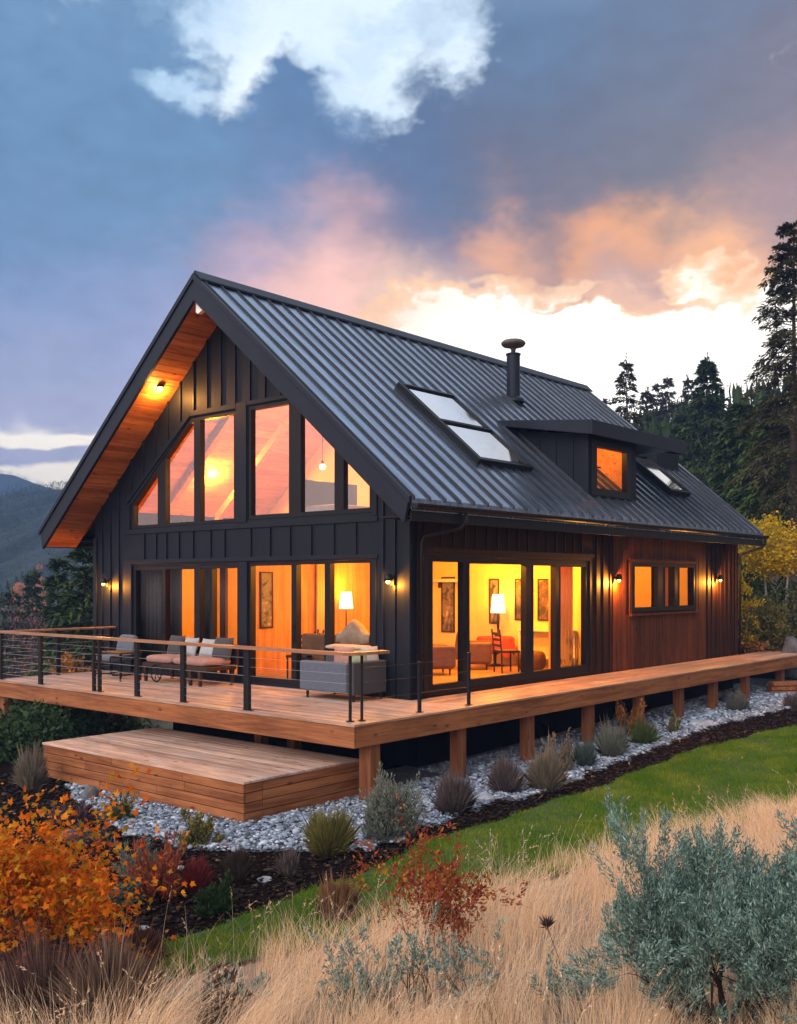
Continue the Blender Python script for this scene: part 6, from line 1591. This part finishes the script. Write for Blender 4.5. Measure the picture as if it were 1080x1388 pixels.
# seed-heads standing above the dry grass
x, y, d_ = frustum_pts(5200, 3.2, 17); kp = (x - grass_x(y) > .7) & (y < 14) & (np.sin(x * 2.1 + 1) * np.sin(y * 1.7) > -.2); x, y = x[kp], y[kp]
fr_ = np.ones(len(x), bool)
for q_, r_ in CLEAR:
    b_ = at_ground(*q_); fr_ &= np.hypot(x - b_[0], y - b_[1]) > r_ * .9
x, y = x[fr_], y[fr_]
hh = rng_.uniform(.42, .78, len(x)); ln = rng_.normal(0, .28, (len(x), 2)) + [.12, .05]; Pb = np.stack([x, y, terr(x, y)], -1)
st_ = blades(Pb, hh, ln, np.full(len(x), .0035), 5)
Ln = np.linalg.norm(ln, axis=1); tip = Pb.copy(); tip[:, :2] += ln * hh[:, None]; tip[:, 2] += hh * (1 - .32 * np.clip(Ln, 0, 1.6))
dT = nz(np.c_[ln * 1.8, 1 - .8 * Ln]); I = np.repeat(np.arange(len(x)), 11); f = rng_.uniform(0, 1, len(I))
hd = diamonds(tip[I] - dT[I] * (f * .11)[:, None], dT[I] + rng_.normal(0, .35, (len(I), 3)), rng_.uniform(.014, .03, len(I)), np.full(len(I), .0055), rng_)
V, F = merge(st_, hd)
kind(np_obj('grass_seed_heads', V, [F], leafm('seed_head_straw', [(0.62, 0.42, 0.24), (0.80, 0.60, 0.40), (0.48, 0.30, 0.17), (0.88, 0.70, 0.50)], .7, .35)), 'stuff')
# fallen leaves on gravel, mulch, lawn and platform
n_ = 520; x = rng_.uniform(-4.5, 4.4, n_); y = np.where(rng_.uniform(0, 1, n_) < .6, rng_.uniform(-9, -4.4, n_), rng_.uniform(-4.4, 12, n_))
kp = ((y < -4.5) | (x > 1.5)) & (x < grass_x(y)); x, y = x[kp], y[kp]
V, F = lobed(np.stack([x, y, terr(x, y) + .085], -1), np.c_[rng_.normal(0, 1, (len(x), 2)), rng_.normal(0, .2, len(x))], .055 * rng_.uniform(.6, 1.3, len(x)), rng_)
kind(np_obj('fallen_leaves', V, [F], leafm('fallen_leaf', [(0.35, 0.10, 0.02), (0.18, 0.07, 0.03), (0.50, 0.22, 0.04), (0.12, 0.06, 0.035), (0.30, 0.17, 0.08)], .7, .2)), 'stuff')
# one dry seed head
b = at_ground(768, 1345); tp_ = at_depth(742, 1258, float((b - CAM) @ FW) - .1)
sh = thing('seed_head', 'single dark dry seed head on a thin stalk left of the large sagebrush', 'plant', tuple(b))
V, F = cyls([(b, (b + tp_) / 2 + [.01, 0, .02], .004, .003), ((b + tp_) / 2 + [.01, 0, .02], tp_, .003, .003)], 5); np_obj('stalk', V, [F], TWIG, sh)
D = rng_.normal(0, .5, (60, 3)) + [0, 0, .9]; V, F = diamonds(np.tile(tp_, (60, 1)), D, rng_.uniform(.05, .10, 60), np.full(60, .010), rng_); np_obj('head', V, [F], DKBR, sh)

# ================================================================ haze
hz = MB(); hz.box(-760, 62, -62, 455, -24, 92)
hm = bpy.data.materials.new('haze_air'); hm.use_nodes = True; hn = hm.node_tree; hn.nodes.clear()
pv = hn.nodes.new('ShaderNodeVolumePrincipled'); pv.inputs['Color'].default_value = (0.17, 0.30, 0.58, 1); pv.inputs['Density'].default_value = 0.0011; pv.inputs['Anisotropy'].default_value = 0.0
ho = hn.nodes.new('ShaderNodeOutputMaterial'); hn.links.new(pv.outputs[0], ho.inputs['Volume'])
HAZE = kind(hz.build('haze', hm, None), 'stuff')
